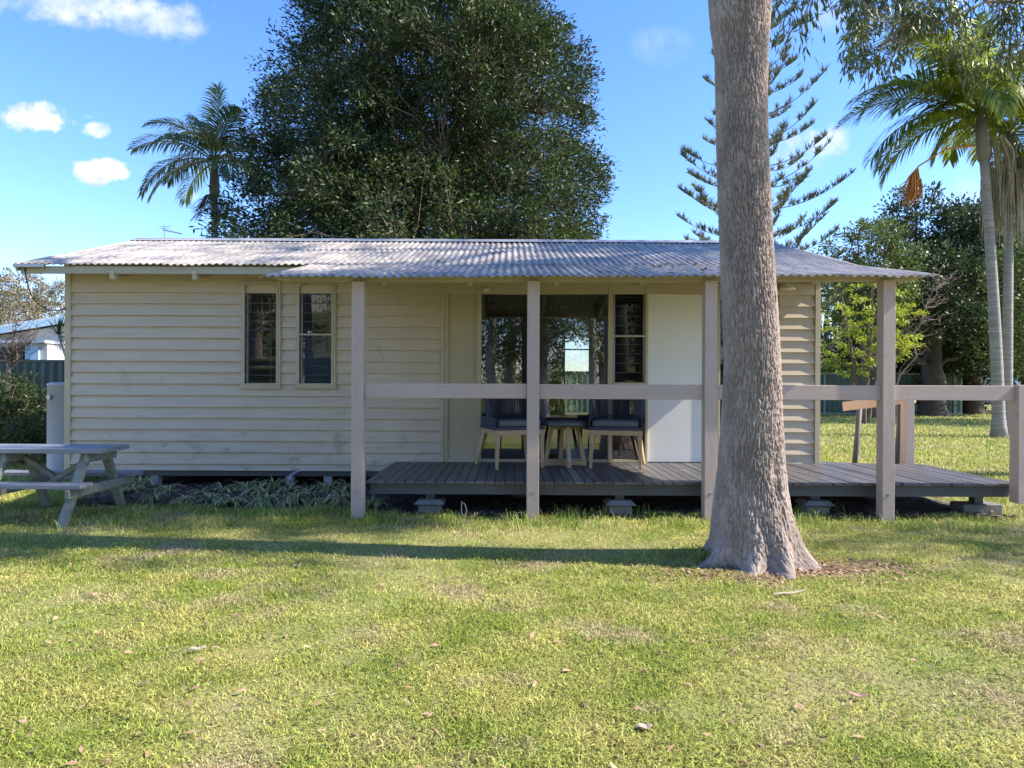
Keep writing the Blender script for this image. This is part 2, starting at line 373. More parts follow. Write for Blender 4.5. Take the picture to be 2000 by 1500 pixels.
# --- recess: sheets, trims, glazing
yr = DW-.006
MB().box(rec[0], rec[1], yr-.012, yr+.008, rec[3], rec[3]+.001).build('flashing', M['trim'], house)
zt = rec[3]
MB().box(XW(862), rec[1]+.05, DW-.048, DW, ZW(1100, 560), zt+.035).build('head_trim', M['trim'], house, bevel=.003)
MB().box(XW(874), XW(934), yr-.004, yr+.006, ZD, ZW(1100, 560)).build('cream_panel', M['sheet'], house)
MB().box(XW(1264.5), XW(1374), yr-.016, yr+.006, ZD+.01, ZW(1310, 560)).build('white_panel', M['white'], house)
MB().box(XW(1374), XW(1400), yr-.004, yr+.006, ZD, ZW(1310, 560)).build('narrow_panel', M['sheet'], house)
for a, b, p in ((862, 868, .045), (868, 875, .034), (932, 940, .05), (1187, 1195, .046), (1259, 1264, .05), (1399, 1404, .05), (1500, 1512, .045)):
    MB().box(XW(a), XW(b), DW-p, DW+.0, ZD+.001, ZW(1100, 560)-.001).build('upright_trim', M['trim'], house, bevel=.003)
sill = MB(); sill.box(XW(875), XW(932), DW-.05, DW, ZD+.001, ZD+.03); sill.build('sill', M['trim'], house)
# large fixed glazing
gf = thing('glazed_window', (0, DW, 0), None, None); gf.parent = house; gf.location = (0, 0, 0)
def fr(a, b, c, d, y0, y1, name='frame', m='trim', par=None, bev=.002):
    return MB().box(a, b, y0, y1, c, d).build(name, M[m], par or gf, bevel=bev)
zg0, zg1 = ZD+.001, ZW(1100, 560)
g = MB()
g.box(XW(940), XW(1187), DW-.03, DW+.03, zg0, zg0+.035); g.box(XW(940), XW(1187), DW-.03, DW+.03, zg1-.025, zg1-.001)
g.box(XW(1032), XW(1047), DW-.03, DW+.03, zg0+.035, zg1-.025)
g.build('window_frame', M['trim'], gf, bevel=.002)
for a, b in ((940, 1032), (1047, 1187)):
    MB().box(XW(a)+.001, XW(b)-.001, DW+.002, DW+.008, zg0+.036, zg1-.026).build('pane', M['glass'], gf)
for za_, zb_ in ((1.52, 1.56), (1.95, 1.975)): MB().box(bw[0], bw[1], BY-.06, BY-.03, za_, zb_).build('back_window_rail', M['cable'], house)
def louvre_window(name, x0, x1, z0, z1, mid=None, n=11, screen_low=False, casing=True, bars=True):
    t = thing(name, (0, 0, 0), None, None); t.parent = house
    c = .045
    m = MB()
    if casing:
        for a, b, cc, d in ((x0-c, x0, z0-c, z1+c), (x1, x1+c, z0-c, z1+c)): m.box(a, b, DW-.052, DW-.002, cc, d)
        m.box(x0, x1, DW-.052, DW-.002, z0-c, z0); m.box(x0, x1, DW-.052, DW-.002, z1, z1+c)
        m.box(x0-c-.012, x1+c+.012, DW-.062, DW-.012, z0-c-.014, z0-c-.001)
        m.box(x0-c*.35, x0+.006, DW-.060, DW-.053, z0-.01, z1+.01); m.box(x1-.006, x1+c*.35, DW-.060, DW-.053, z0-.01, z1+.01)
        m.box(x0+.006, x1-.006, DW-.060, DW-.053, z1-.006, z1+.012); m.box(x0+.006, x1-.006, DW-.060, DW-.053, z0-.012, z0+.006)
    if mid: m.box(x0, x1, DW-.05, DW-.02, mid-.010, mid+.010)
    if m.v: m.build('window_frame', M['trim'], t, bevel=.002)
    ch = MB(); ch.box(x0+.001, x0+.03, DW-.004, DW+.05, z0, z1); ch.box(x1-.02, x1-.001, DW-.004, DW+.05, z0, z1)
    ch.build('louvre_gallery', M['metal'], t)
    lv = MB(); h = (z1-z0)/n
    for k in range(n):
        z = z0+h*k; T = Matrix.Translation((0, DW+.02, z+h/2)) @ Matrix.Rotation(R(3 + random.uniform(-.5, .5)), 4, 'X')
        lv.box(x0+.03, x1-.02, -.003, .003, -h/2-.008, h/2+.006, T)
    lv.build('louvre_glass', M['louvre'], t)
    le = MB()
    for k in range(1, n): le.box(x0+.03, x1-.02, DW+.008, DW+.0115, z0+h*k-.004, z0+h*k+.003)
    le.build('blade_edge', M['edge'], t)
    if screen_low: MB().box(x0+.03, x1-.021, DW+.06, DW+.064, z0, mid or z1).build('dark_blind', M['blind'], t)
    return t
M['blind'] = mat('slate_blind', (.32,.36,.46), (.28,.32,.42), 3, .8)
M['edge'] = mat('glass_edge', (.07,.08,.085), rough=.3)
louvre_window('louvre_window', *w1)
louvre_window('louvre_window', *w2, mid=ZW(618, 654), screen_low=True)
M['curtain'] = mat('brown_curtain', (.34,.17,.11), (.26,.13,.085), 6, .9)
cu = MB()
for i in range(14):
    x = w1[0]+.05+i*.028; cu.box(x, x+.024, DW+.095+.01*(i%2), DW+.105+.01*(i%2), 2.0-.15*math.cos(i/13*6.28), w1[3])
cu.build('curtain', M['curtain'], house)
MB().box(w1[0]+.22, w1[0]+.25, DW+.2, DW+.23, 1.25, 2.3).build('pale_stand', M['heater'], house)
MB().box(w1[0]-.3, w1[1]+.3, DW+.6, DW+.9, .9, 1.3).build('bed_head', M['curtain'], house)
la, lb = XW(1196), XW(1259)
louvre_window('louvre_window', la, lb, ZW(1225, 746), ZW(1225, 562), mid=ZW(1225, 657), n=10, casing=False)
fr(la, lb, ZD+.001, ZD+.035, DW-.04, DW, 'lower_rail', par=house); fr(la, lb, ZW(1225, 758), ZW(1225, 747), DW-.04, DW+.02, 'transom', par=house)
MB().box(la, lb, DW+.004, DW+.01, ZD+.036, ZW(1225, 759)).build('lower_pane', M['glass'], house)
MB().box(XW(1404)+.001, XW(1500)-.001, DW+.002, DW+.008, dk[2], dk[3]).build('door_glass', M['louvre'], house)
MB().box(la-.2, lb+.15, DW+.25, DW+.27, ZD, 2.5).build('screen_panel', M['screen'], house)
# --- roofs
EZ = at(30, 515, 7.78).z; EL = at(30, 515, 7.78).x; ER = 4.06; EY = 7.78
def corrugated(name, x0, x1, y0, z0, y1, z1, rows=9, drop=0.0, d0=0.0, d1=0.0, pitch=.081, amp=.011):
    """d0, d1: extra height at the right end of the lower and upper edges"""
    xs = np.arange(math.floor(x0/pitch*8)*pitch/8, x1, pitch/8); ts = np.linspace(0, 1, rows); ny_, nx_ = len(ts), len(xs)
    X, T = np.meshgrid(xs, ts); Y = y0 + (y1-y0)*T; k = (X-EL)/(ER-EL)
    Z = z0 + (z1-z0)*T + amp*np.sin(2*math.pi*X/pitch) + (fbm(X*1.1, Y*.9, 3.3, 3)-.45)*.022 + k*(d0*(1-T)+d1*T) - drop
    e = np.clip(1-T*rows*.8, 0, 1)
    Y = Y + ((vnoise(np.floor(X/.76)*1.7, 3, 3)-.5)*.03 + (vnoise(X*7, 3, 9)-.5)*.010)*e; Z = Z - (vnoise(X*5, 1, 2)**4)*.012*e
    i = (np.arange(ny_-1)[:, None]*nx_ + np.arange(nx_-1)[None]).ravel(); q = np.stack([i, i+1, i+nx_+1, i+nx_], 1)
    o = np_mesh(name, np.stack([X.ravel(), Y.ravel()-DW, Z.ravel()], 1), q.ravel(), np.full(len(q), 4), M['roof'], house, smooth=True)
    m = o.modifiers.new('thick', 'SOLIDIFY'); m.thickness = .003; m.offset = -1
    return o
corrugated('roof', EL, ER, EY, EZ, RY, RZ, rows=20, d0=.03)
corrugated('roof', EL, ER, 2*RY-EY, EZ, RY, RZ, rows=6)
VL, VR, VY = XW(507, 6.25), 842/F*6.25, 6.25
corrugated('verandah_roof', VL, VR, VY, at(507, 540, VY).z-.012, EY+.06, EZ+.012, rows=12, drop=.004, d0=.058, d1=.03)
rc = MB()
for s in (-1, 1):
    rc.bar((EL-.0, RY+s*.075, RZ-.008+.004), (ER, RY+s*.075, RZ-.008+.004), .17, .004, up=(0, -s*-.316, 1))
rc.tube([(EL, RY, RZ+.018), (ER, RY, RZ+.018)], .022, 8)
rc.build('ridge_cap', M['cap'], house)
for xq, yq in ((EL+.01, EY), (ER-.03, EY), (EL+.01, 2*RY-EY), (ER-.03, 2*RY-EY)):
    MB().bar((xq, yq, EZ-.04), (xq, RY-.01*(1 if yq < RY else -1), RZ-.045), .03, .09).build('barge_board', M['beam'], house)
MB().box(EL-.01, EL+.34, EY-.03, EY+.02, EZ-.045, EZ-.005).build('gutter_end', M['metal'], house, bevel=.004)
# main eave fascia, rafter tails and soffit framing
MB().box(EL+.03, VL+.2, EY+.04, EY+.075, EZ-.105, EZ-.018).build('fascia', M['beam'], house, bevel=.003)
MB().box(WL-.02, WR+.02, DW-.035, DW-.001, 2.68, 2.80).build('wall_plate', M['beam'], house)
for px in (217, 378, 545):
    x = XW(px, 7.8); mb = MB(); mb.bar((x, EY+.02, EZ-.13), (x, DW, EZ-.01), .05, .09); mb.build('rafter_tail', M['trim'], house, bevel=.003)
# verandah beam, rafters, posts, rails
bz0 = at(690, 553, DP+.06).z; bz1 = at(1744, 549.5, DP+.06).z
xb0, xb1 = at(560, 550, DP+.06).x, at(1775, 547, DP+.06).x
bm = MB(); ya, yb = DP+.02, DP+.10
def bzz(x): return bz0 + (bz1-bz0)*(x-xb0)/(xb1-xb0)
h = .068; xe = at(1800, 533, DP+.06).x
bm.add([(xb0-.1, ya, bzz(xb0)+h*.6), (xb0, ya, bzz(xb0)), (xb1, ya, bzz(xb1)), (xe, ya, bzz(xb1)+h*.55), (xe, ya, bzz(xb1)+h-.015), (xb0-.1, ya, bzz(xb0)+h),
        (xb0-.1, yb, bzz(xb0)+h*.6), (xb0, yb, bzz(xb0)), (xb1, yb, bzz(xb1)), (xe, yb, bzz(xb1)+h*.55), (xe, yb, bzz(xb1)+h-.015), (xb0-.1, yb, bzz(xb0)+h)],
       [(0,1,2,3,4,5), (6,11,10,9,8,7), (0,6,7,1), (1,7,8,2), (2,8,9,3), (3,9,10,4), (4,10,11,5), (5,11,6,0)])
bm.build('verandah_beam', M['beam'], house, bevel=.004)
rf = MB()
for x in np.linspace(xb0+.1, xb1-.05, 8):
    rf.bar((x, DP+.11, bzz(x)+.02), (x, DW-.036, 2.68-.03), .045, .08)
for yy, zz in ((7.0, 2.44), (7.55, 2.575)): rf.box(xb0, xe, yy, yy+.07, zz+.0, zz+.03)
rf.build('rafter', M['beam'], house)
posts = []
pw = .118
for px, zb_px in ((700, 1010), (1041, 1011), (1386, 1013), (1731, 1019)):
    x = at(px, 800, DP).x; lean = random.uniform(-.006, .006)
    zt = bzz(x) - .001; b = Matrix.Translation((x, DP, 0)) @ Matrix.Shear('XY', 4, (0, 0)) if False else Matrix.Translation((x, DP, 0))
    mb = MB().box(-pw/2, pw/2, -pw/2+.01, pw/2+.01, -.05, zt, b)
    o = mb.build('verandah_post', M['post'], house, bevel=.004); posts.append(x)
    bo = MB().tube([(x, DP-pw/2+.012, .27), (x, DP-pw/2-.006, .27)], .013, 8); bo.build('bolt', M['metal'], house)
xlast = at(1994, 850, DP).x
MB().box(xlast-.06, xlast+.06, DP-.05, DP+.07, ZD-.17, at(1990, 752, DP).z).build('rail_post', M['post'], house, bevel=.004)
zr1, zr0 = at(870, 749, DP).z, at(870, 778, DP).z
xs_ = [posts[0], posts[1], posts[2], posts[3], xlast]
for a, b in zip(xs_, xs_[1:]):
    dzz = random.uniform(-.003, .003)
    MB().box(a+pw/2+.001, b-pw/2-.001, DP-.015+random.uniform(0, .01), DP+.03, zr0+dzz, zr1+dzz).build('hand_rail', M['rail'], house, bevel=.004)
# --- deck
deck = thing('deck', (0, 0, 0), None, None); deck.parent = house; deck.location = (0, 0, 0)
x0d = at(716, 938, DF).x; x1d = 4.99
bd = MB(); x = x0d; k = 0
while x < x1d:
    w_ = .098; e = random.uniform(-.012, .012); zz = random.uniform(-.0025, .0025)
    back = DW+.0 if x < WR-.02 else 8.16
    if x < WR and x+w_ > WR-.02: back = DW-.01
    back = DW-.052 if x < WR+.01 else 8.18
    bd.box(x, x+w_-.007, DF-.03+e, back, ZD-.026+zz, ZD+zz); x += w_; k += 1
bd.build('deck_boards', M['deck'], deck, bevel=.003)
br = MB(); br.box(x0d+.03, posts[1]-.02, DF+.02, DF+.07, ZD-.135, ZD-.03); br.box(posts[1]-.02, x1d-.05, DF+.024, DF+.074, ZD-.14, ZD-.03)
for yy in (7.3, 8.0): br.box(x0d+.03, x1d-.05, yy, yy+.05, ZD-.135, ZD-.03)
for xx in np.arange(x0d+.1, x1d, .9): br.box(xx, xx+.045, DF+.078, 8.14, ZD-.125, ZD-.031)
br.build('bearer', M['bearer'], deck)
M['pierc'] = M['concrete']
for px, y in ((842, 6.72), (1210, 6.72), (1590, 6.75), (1907, 6.9), (1020, 7.7), (1400, 7.7), (1700, 7.7)):
    x = XW(px, y); t = thing('pier', (0, 0, 0), None, None); t.parent = deck
    wd = .225 if px < 1800 else .40
    MB().box(x-wd/2, x+wd/2, y-.11, y+.11, -.05, .11).build('pier_block', M['concrete'], t, bevel=.008)
    if px < 1800:
        cp = MB(); cp.add([(x-.15, y-.15, .125), (x+.15, y-.15, .125), (x+.15, y+.15, .125), (x-.15, y+.15, .125), (x-.10, y-.1, .165), (x+.11, y-.1, .165), (x+.11, y+.1, .165), (x-.10, y+.1, .165), (x-.12, y-.11, .111), (x+.12, y-.11, .111), (x+.12, y+.11, .111), (x-.12, y+.11, .111)],
            [(4,5,6,7), (0,1,5,4), (1,2,6,5), (2,3,7,6), (3,0,4,7), (8,9,1,0), (9,10,2,1), (10,11,3,2), (11,8,0,3), (11,10,9,8)])
        cp.build('pier_cap', M['concrete'], t)
    MB().box(x-.045, x+.045, y-.045, y+.045, .111, ZD-.14 if px<1800 else ZD-.14).build('stump', M['bearer'], t)
# back right corner post, ramp and its rail behind the deck
xr = at(1786, 850, 8.1).x
MB().box(xr-.055, xr+.055, 8.19, 8.30, .0, at(1786, 781, 8.2).z+.02).build('rail_post', M['post'], house, bevel=.003)
rp = thing('ramp', (0, 0, 0), None, None); rp.parent = house; rp.location = (0, 0, 0)
a = at(1648, 794, 9.3); b = at(1786, 777, 8.28)
MB().bar(a, b, .045, .125).build('ramp_rail', M['post'], rp, bevel=.003)
MB().tube([at(1666, 903, 9.15) - Vector((0, 0, .3)), at(1679, 797, 9.15)], .036, 8).build('ramp_post', M['bearer'], rp, smooth=True)
MB().tube([at(1749, 903, 8.5) - Vector((0, 0, .3)), at(1760, 784, 8.5)], .036, 8).build('ramp_post', M['bearer'], rp, smooth=True)
MB().add([(3.9, 8.19, ZD-.01), (4.95, 8.19, ZD-.01), (4.7, 11.5, .02), (3.7, 11.5, .02), (3.9, 8.19, ZD-.06), (4.95, 8.19, ZD-.06), (4.7, 11.5, -.03), (3.7, 11.5, -.03)],
         [(0,1,2,3), (4,7,6,5), (0,4,5,1), (1,5,6,2), (2,6,7,3), (3,7,4,0)]).build('ramp_surface', M['deck'], rp)
# stumps under the left part of the house
for px in (300, 565, 640):
    x = XW(px); MB().box(x-.05, x+.05, DW+.02, DW+.12, -.03, ZB+.02).build('house_stump', M['heater'], house)
MB().box(WL+.05, WR-.05, DW+.0, DW+.05, ZB-.07, ZB+.03).build('floor_beam', M['bearer'], house)
for yy in (9.4, 10.6): MB().box(WL+.2, WR-.2, yy, yy+.1, ZB-.12, ZB+.03).build('floor_beam', M['bearer'], house)
MB().tube([(XW(572), 8.1, -.02), (XW(571), 8.1, .1), (XW(574), 8.12, .19), (XW(584), 8.2, .235), (XW(590), 8.3, .24)], .018, 8).build('drain_pipe', M['heater'], house, smooth=True)
# outside lamp and small sensor
x = XW(1533, 8.15); zc = at(1533, 560, 8.15).z
t = thing('wall_lamp', (0, 0, 0), None, None); t.parent = house; t.location = (0, 0, 0)
MB().lathe([(.098, 0), (.100, .006), (.055, .055), (.035, .085), (.03, .10)], (x, 8.10, zc-.045), 20).build('lamp_shade', M['white'], t, smooth=True)
MB().tube([(x, 8.10, zc+.07), (x, 8.12, zc+.1), (x, DW-.01, zc+.1)], .012, 8).build('lamp_arm', M['trim'], t)
x = XW(950); MB().box(x-.035, x+.035, DW-.10, DW-.045, zg1-.07, zg1-.035).build('sensor', M['white'], house, bevel=.008)
# cable drooping at the left end
c0 = at(48, 521, 7.8)
pts = [c0, at(52, 548, 7.85), at(60, 575, 7.9), at(75, 595, 7.98), at(95, 606, 8.08), at(115, 606, 8.15), at(134, 602, 8.2)]
MB().tube(pts, .007, 6).build('cable', M['cable'], house, smooth=True)
pts = [at(130, 526, 8.1), at(216, 537, 8.05), at(375, 534, 8.05), at(470, 527, 7.95), at(560, 519, 7.9)]
MB().tube(pts, .006, 6).build('cable', M['trim'], house, smooth=True)

# ---------------------------------------------------------------- water heater
t = thing('water_heater', (-6.03, 9.15, 0), 'tall pale grey cylindrical water heater standing against the left end of the cottage', 'water heater')
hz = at(110, 748, 9.0).z
MB().lathe([(.02, hz+.012), (.26, hz+.008), (.30, hz-.01), (.305, hz-.03), (.30, hz-.035), (.30, .06), (.305, .05), (.305, .02), (.28, 0)][::-1], (-6.03, 9.15, 0), 40).build('tank', M['heater'], t, smooth=True)
MB().tube([(-6.03-.12, 9.15-.27, hz-.19), (-6.03-.13, 9.15-.31, hz-.19)], .035, 12).build('valve_cover', M['metal'], t)
MB().tube([(-5.80, 8.93, hz-.19), (-5.78, 8.88, hz-.19), (-5.78, 8.88, 1.0)], .02, 8).build('pipe', M['metal'], t)

# ---------------------------------------------------------------- picnic table
def picnic(loc, rz, label, group, dark=False):
    t = thing('picnic_table', loc, label, 'picnic table', group, rz)
    A, B = (M['bearer'], M['bearer']) if dark else (M['picnic'], M['picnictop'])
    L0, L1 = -.75, .72                       # local x along the table, y across
    def part(n, mb, m, bev=.006): return mb.build(n, m, t, bevel=bev, local=True)
    for i, y in enumerate((-.255, -.085, .085)):
        m_ = MB().box(L0+random.uniform(-.01, .01), L1+random.uniform(-.01, .01), y, y+.164, .645, .69); part('table_top_board', m_, B)
    for y in (-.49, .36):
        for q in (0, .098): part('bench_board', MB().box(L0, L1-.03, y+q, y+q+.094, .345, .385), B)
    for x in (-.25, .53):
        sx = .045
        part('leg', MB().bar((x, -.14, .64), (x, -.50, .0), sx, .085, up=(1, 0, 0)), A); part('leg', MB().bar((x, .14, .64), (x, .44, .0), sx, .085, up=(1, 0, 0)), A)
        part('seat_support', MB().bar((x+.046, -.50, .30), (x+.046, .55, .30), .043, .085), A)
        part('top_support', MB().bar((x+.046, -.23, .60), (x+.046, .23, .60), .043, .085), A)
    part('brace', MB().bar((.50, 0, .60), (.05, 0, .31), .05, .05), A); part('brace', MB().bar((-.22, .03, .60), (.22, .03, .31), .05, .05), A)
    return t
picnic((-4.60, 6.52, 0), R(0), 'small weathered grey timber picnic table at the left edge in front of the weatherboards', 'timber picnic tables')
gp = at(1906, 798, 38); picnic((gp.x, 38, 0), R(0), 'distant dark picnic table on the far right lawn beyond the palm trunks', 'timber picnic tables', dark=True).scale = (1.15, 1.15, 1.15)

# ---------------------------------------------------------------- chairs and side table
def chair(loc, rz, label):
    t = thing('outdoor_chair', loc, label, 'chair', 'rope chairs on the deck', rz)
    P = lambda n, mb, m, **k: mb.build(n, m, t, local=True, **k)
    SW, SD = .30, .27
    for sx in (-1, 1):
        P('leg', MB().bar((sx*(SW-.03), -SD+.03, .40), (sx*(SW-.02), -SD+.03, 0), .05, .05, w2=.032, h2=.032), M['teak'], bevel=.005)
        P('leg', MB().bar((sx*(SW-.04), SD-.04, .40), (sx*(SW+.03), SD+.05, 0), .05, .05, w2=.032, h2=.032), M['teak'], bevel=.005)
    a = MB(); a.box(-SW, SW, -SD, -SD+.03, .385, .44); a.box(-SW, SW, SD-.03, SD, .385, .44)
    a.box(-SW, -SW+.03, -SD+.031, SD-.031, .385, .44); a.box(SW-.03, SW, -SD+.031, SD-.031, .385, .44)
    P('apron', a, M['teak'], bevel=.004)
    sh = MB(); sh.box(-SW, SW, -SD, SD, .445, .475)
    for sx in (-1, 1):                       # low wrapped arm rolls
        for k in range(5): sh.tube([(sx*(SW-.005), -SD+.01, .49+k*.02), (sx*(SW-.005), SD*.9, .49+k*.02)], .012, 6)
    for k in range(6):
        for sx in (-1, 1): sh.tube([(sx*(SW-.005), -SD+.008, .48), (sx*(SW-.005), -SD+.008, .575)], .014, 6)
    P('woven_seat', sh, M['rope'], smooth=False)
    c = MB(); c.box(-SW+.035, SW-.035, -SD+.02, SD-.06, .478, .545); P('cushion', c, M['cushion'], bevel=.022)
    # curved back: frame hoop plus vertical ropes wrapping round both sides
    hoop = []; n = 25
    def ring(s, z):                          # plan curve of the back from front-left round to front-right
        a_ = -math.pi*.08 + math.pi*1.16*s; rr = 1 + .10*(z-.48)
        return ((-math.cos(a_)*SW*rr), SD*.02 + math.sin(a_)*(SD+.02)*rr, z)
    def topz(s): return .60 + .30*math.sin(math.pi*min(1, max(0, s)))**.45 if 0 < s < 1 else .60
    hoop = [ring(i/40, topz(i/40)) for i in range(41)]
    P('back_hoop', MB().tube(hoop, .014, 8), M['rope'], smooth=True)
    rp_ = MB()
    for i in range(1, 54):
        s = i/54; q = s + (.03 if i % 2 else -.03)*(1 if .25 > s or s > .75 else 0)
        rp_.tube([ring(q, .475), ring(s, topz(s))], .0058, 5, cap=False)
    P('back_ropes', rp_, M['rope'])
    for z in (.60,):
        P('hoop_band', MB().tube([ring(i/40, z-.02) for i in range(41)], .008, 6), M['rope'], smooth=True)
    return t
chair((at(1000, 850, 7.84).x-.0, 7.80, ZD), R(22), 'navy rope chair left of the round table, partly hidden by a verandah post')
chair((at(1203, 850, 7.80).x, 7.80, ZD), R(-10), 'navy rope chair with pale legs right of the round table, beside the white panel')
tx, ty = at(1103, 850, 7.86).x, 7.86
t = thing('side_table', (tx, ty, ZD), 'small round grey-topped table with crossed pale timber legs between the two chairs', 'table', None, R(8))
MB().lathe([(.24, .475), (.285, .49), (.285, .515), (.275, .522)], (0, 0, 0), 40).build('table_top', M['tabletop'], t, local=True)
for k in range(2):
    Rm = Matrix.Rotation(R(90*k), 4, 'Z')
    for s in (-1, 1):
        mb = MB().bar(Rm @ Vector((s*.24, 0, 0.0)), Rm @ Vector((s*.15, 0, .474)), .045, .045, up=Rm @ Vector((0, 1, 0)), w2=.035, h2=.04)
        mb.build('leg', M['teak'], t, bevel=.003, local=True)
    MB().bar(Rm @ Vector((-.22, 0, .03)), Rm @ Vector((.22, 0, .03)), .04 - .004*k, .05 - .004*k).build('cross_bar', M['teak'], t, bevel=.003, local=True)
    MB().bar(Rm @ Vector((-.17, 0, .45)), Rm @ Vector((.17, 0, .45)), .04 - .004*k, .04 - .004*k).build('cross_bar', M['teak'], t, bevel=.003, local=True)
# ================================================================ VEGETATION
rng = np.random.RandomState(11)
M['leaf_dark'] = mat('dark_green_leaves', (.030,.052,.017), (.068,.098,.026), .7, .5, trans=.3, island=.45, hue_island=.02, spec=.4)
M['leaf_mid'] = mat('mid_green_leaves', (.075,.12,.03), (.15,.19,.04), .6, .5, trans=.3, island=.4, hue_island=.02)
M['leaf_lime'] = mat('lime_green_leaves', (.24,.31,.03), (.42,.46,.045), .9, .5, trans=.42, island=.3, hue_island=.015)
M['leaf_olive'] = mat('olive_gum_leaves', (.085,.115,.03), (.16,.18,.045), 1.2, .45, trans=.3, island=.4, hue_island=.025, spec=.5)
M['leaf_tan'] = mat('tan_olive_leaves', (.16,.15,.085), (.22,.19,.10), .5, .6, trans=.3, island=.3)
M['leaf_pine'] = mat('norfolk_pine_needles', (.16,.18,.105), (.25,.26,.13), 2, .6, trans=.15, island=.3)
M['leaf_palm'] = mat('palm_leaflets', (.13,.19,.025), (.30,.34,.04), 1.5, .4, trans=.5, island=.35, spec=.6)
M['leaf_palm_y'] = mat('yellow_palm_leaflets', (.42,.42,.03), (.32,.38,.03), 2, .5, trans=.45, island=.2)
M['leaf_palm_d'] = mat('dark_palm_leaflets', (.06,.095,.028), (.12,.155,.04), 1.5, .4, trans=.3, island=.35, spec=.6)
M['leaf_dead'] = mat('dead_palm_leaflets', (.50,.44,.33), (.38,.33,.24), 3, .8, trans=.2, island=.3)
M['leaf_orange'] = mat('orange_palm_fruit', (.60,.22,.03), (.45,.17,.03), 5, .6, island=.3)
M['twig'] = mat('grey_brown_twigs', (.17,.13,.10), (.12,.09,.07), 2, .9)
M['pinebark'] = mat('dark_pine_bark', (.19,.155,.135), (.14,.115,.10), 3, .9)
M['papbark'] = mat('pinkish_paper_bark', (.36,.27,.21), (.24,.17,.13), 3, .9, .004, 20, (1,1,.3))
M['palebark'] = mat('pale_gum_bark', (.48,.42,.36), (.34,.29,.25), 2, .85)
M['darkbark'] = mat('dark_bark', (.10,.075,.06), (.07,.05,.04), 4, .95, .004, 15)
M['palmbark'] = mat('ringed_grey_palm_trunk', (.38,.35,.32), (.24,.22,.20), 5, .85, .004, 8, (.4,.4,5), contrast=(.3,.6), bstretch=(.3,.3,9))
M['crownshaft'] = mat('palm_crownshaft', (.20,.19,.16), (.15,.14,.12), 3, .5)

def unit(v): return v/np.maximum(np.linalg.norm(v, axis=-1, keepdims=True), 1e-6)
def leaves(name, cent, out, n_per, rad, L, W, mat_, parent, down=0.0, bias=.8, seed=0, flat=0.0, origin=(0,0,0), squash=1.0, kind=None):
    """leaf diamonds: n_per around each centre; out = outward direction per centre"""
    r = np.random.RandomState(seed); cent = np.asarray(cent, float); K = len(cent)
    rad = np.broadcast_to(np.asarray(rad, float), (K,)); out = np.asarray(out, float)
    c = np.repeat(cent, n_per, 0); o = np.repeat(out, n_per, 0); rr = np.repeat(rad, n_per)
    n = len(c)
    off = unit(r.normal(size=(n, 3)))*(r.rand(n, 1)**.5); off[:, 2] *= squash
    p = c + off*rr[:, None]
    d = unit(r.normal(size=(n, 3)) + o*bias + off*.7 + np.array([0, 0, -1])*down)
    if flat: d[:, 2] *= 1-flat; d = unit(d)
    s = unit(np.cross(d, r.normal(size=(n, 3))))
    if down > 1: s = unit(np.cross(d, np.stack([r.normal(size=n), r.normal(size=n), r.normal(size=n)*.2], 1)))
    l = L*(.65+.7*r.rand(n, 1)); w_ = W*(.7+.6*r.rand(n, 1))
    nrm = np.cross(d, s)
    V = np.stack([p, p+d*l*.45+s*w_/2+nrm*w_*.12, p+d*l - nrm*l*.10, p+d*l*.45-s*w_/2+nrm*w_*.12], 1).reshape(-1, 3)
    f = np.arange(4*n)
    o_ = np_mesh(name, V - np.array(origin), f, np.full(n, 4), mat_, parent)
    if kind: o_['kind'] = kind
    return o_
def wob(a, b, n, amt, seed, bow=0):
    r = random.Random(seed); a, b = Vector(a), Vector(b); L = (b-a).length; out = []
    for i in range(n+1):
        t = i/n; k = math.sin(math.pi*t)
        out.append(a.lerp(b, t) + Vector((r.uniform(-1,1), r.uniform(-1,1), r.uniform(-1,1)))*amt*L*k + Vector((0,0,bow*L*k)))
    return out
def limb_net(mb, limbs, cents, rt, step=1, frac=1.0, seed=0):
    """thin branches from the nearest limb point to each clump centre"""
    P = np.array([p for l in limbs for p in l]); r = random.Random(seed)
    for i in range(0, len(cents), step):
        if r.random() > frac: continue
        c = np.array(cents[i]); pp = P[P[:, 2] < c[2]+.3]; 
        if not len(pp): pp = P
        j = np.argmin(((pp-c)**2).sum(1)); a = Vector(pp[j]); b = Vector(c)
        if (b-a).length < .05: continue
        mb.tube(wob(a, b, 3, .10, i+seed, .06), [rt, rt*.8, rt*.55, rt*.3], 4, cap=False)
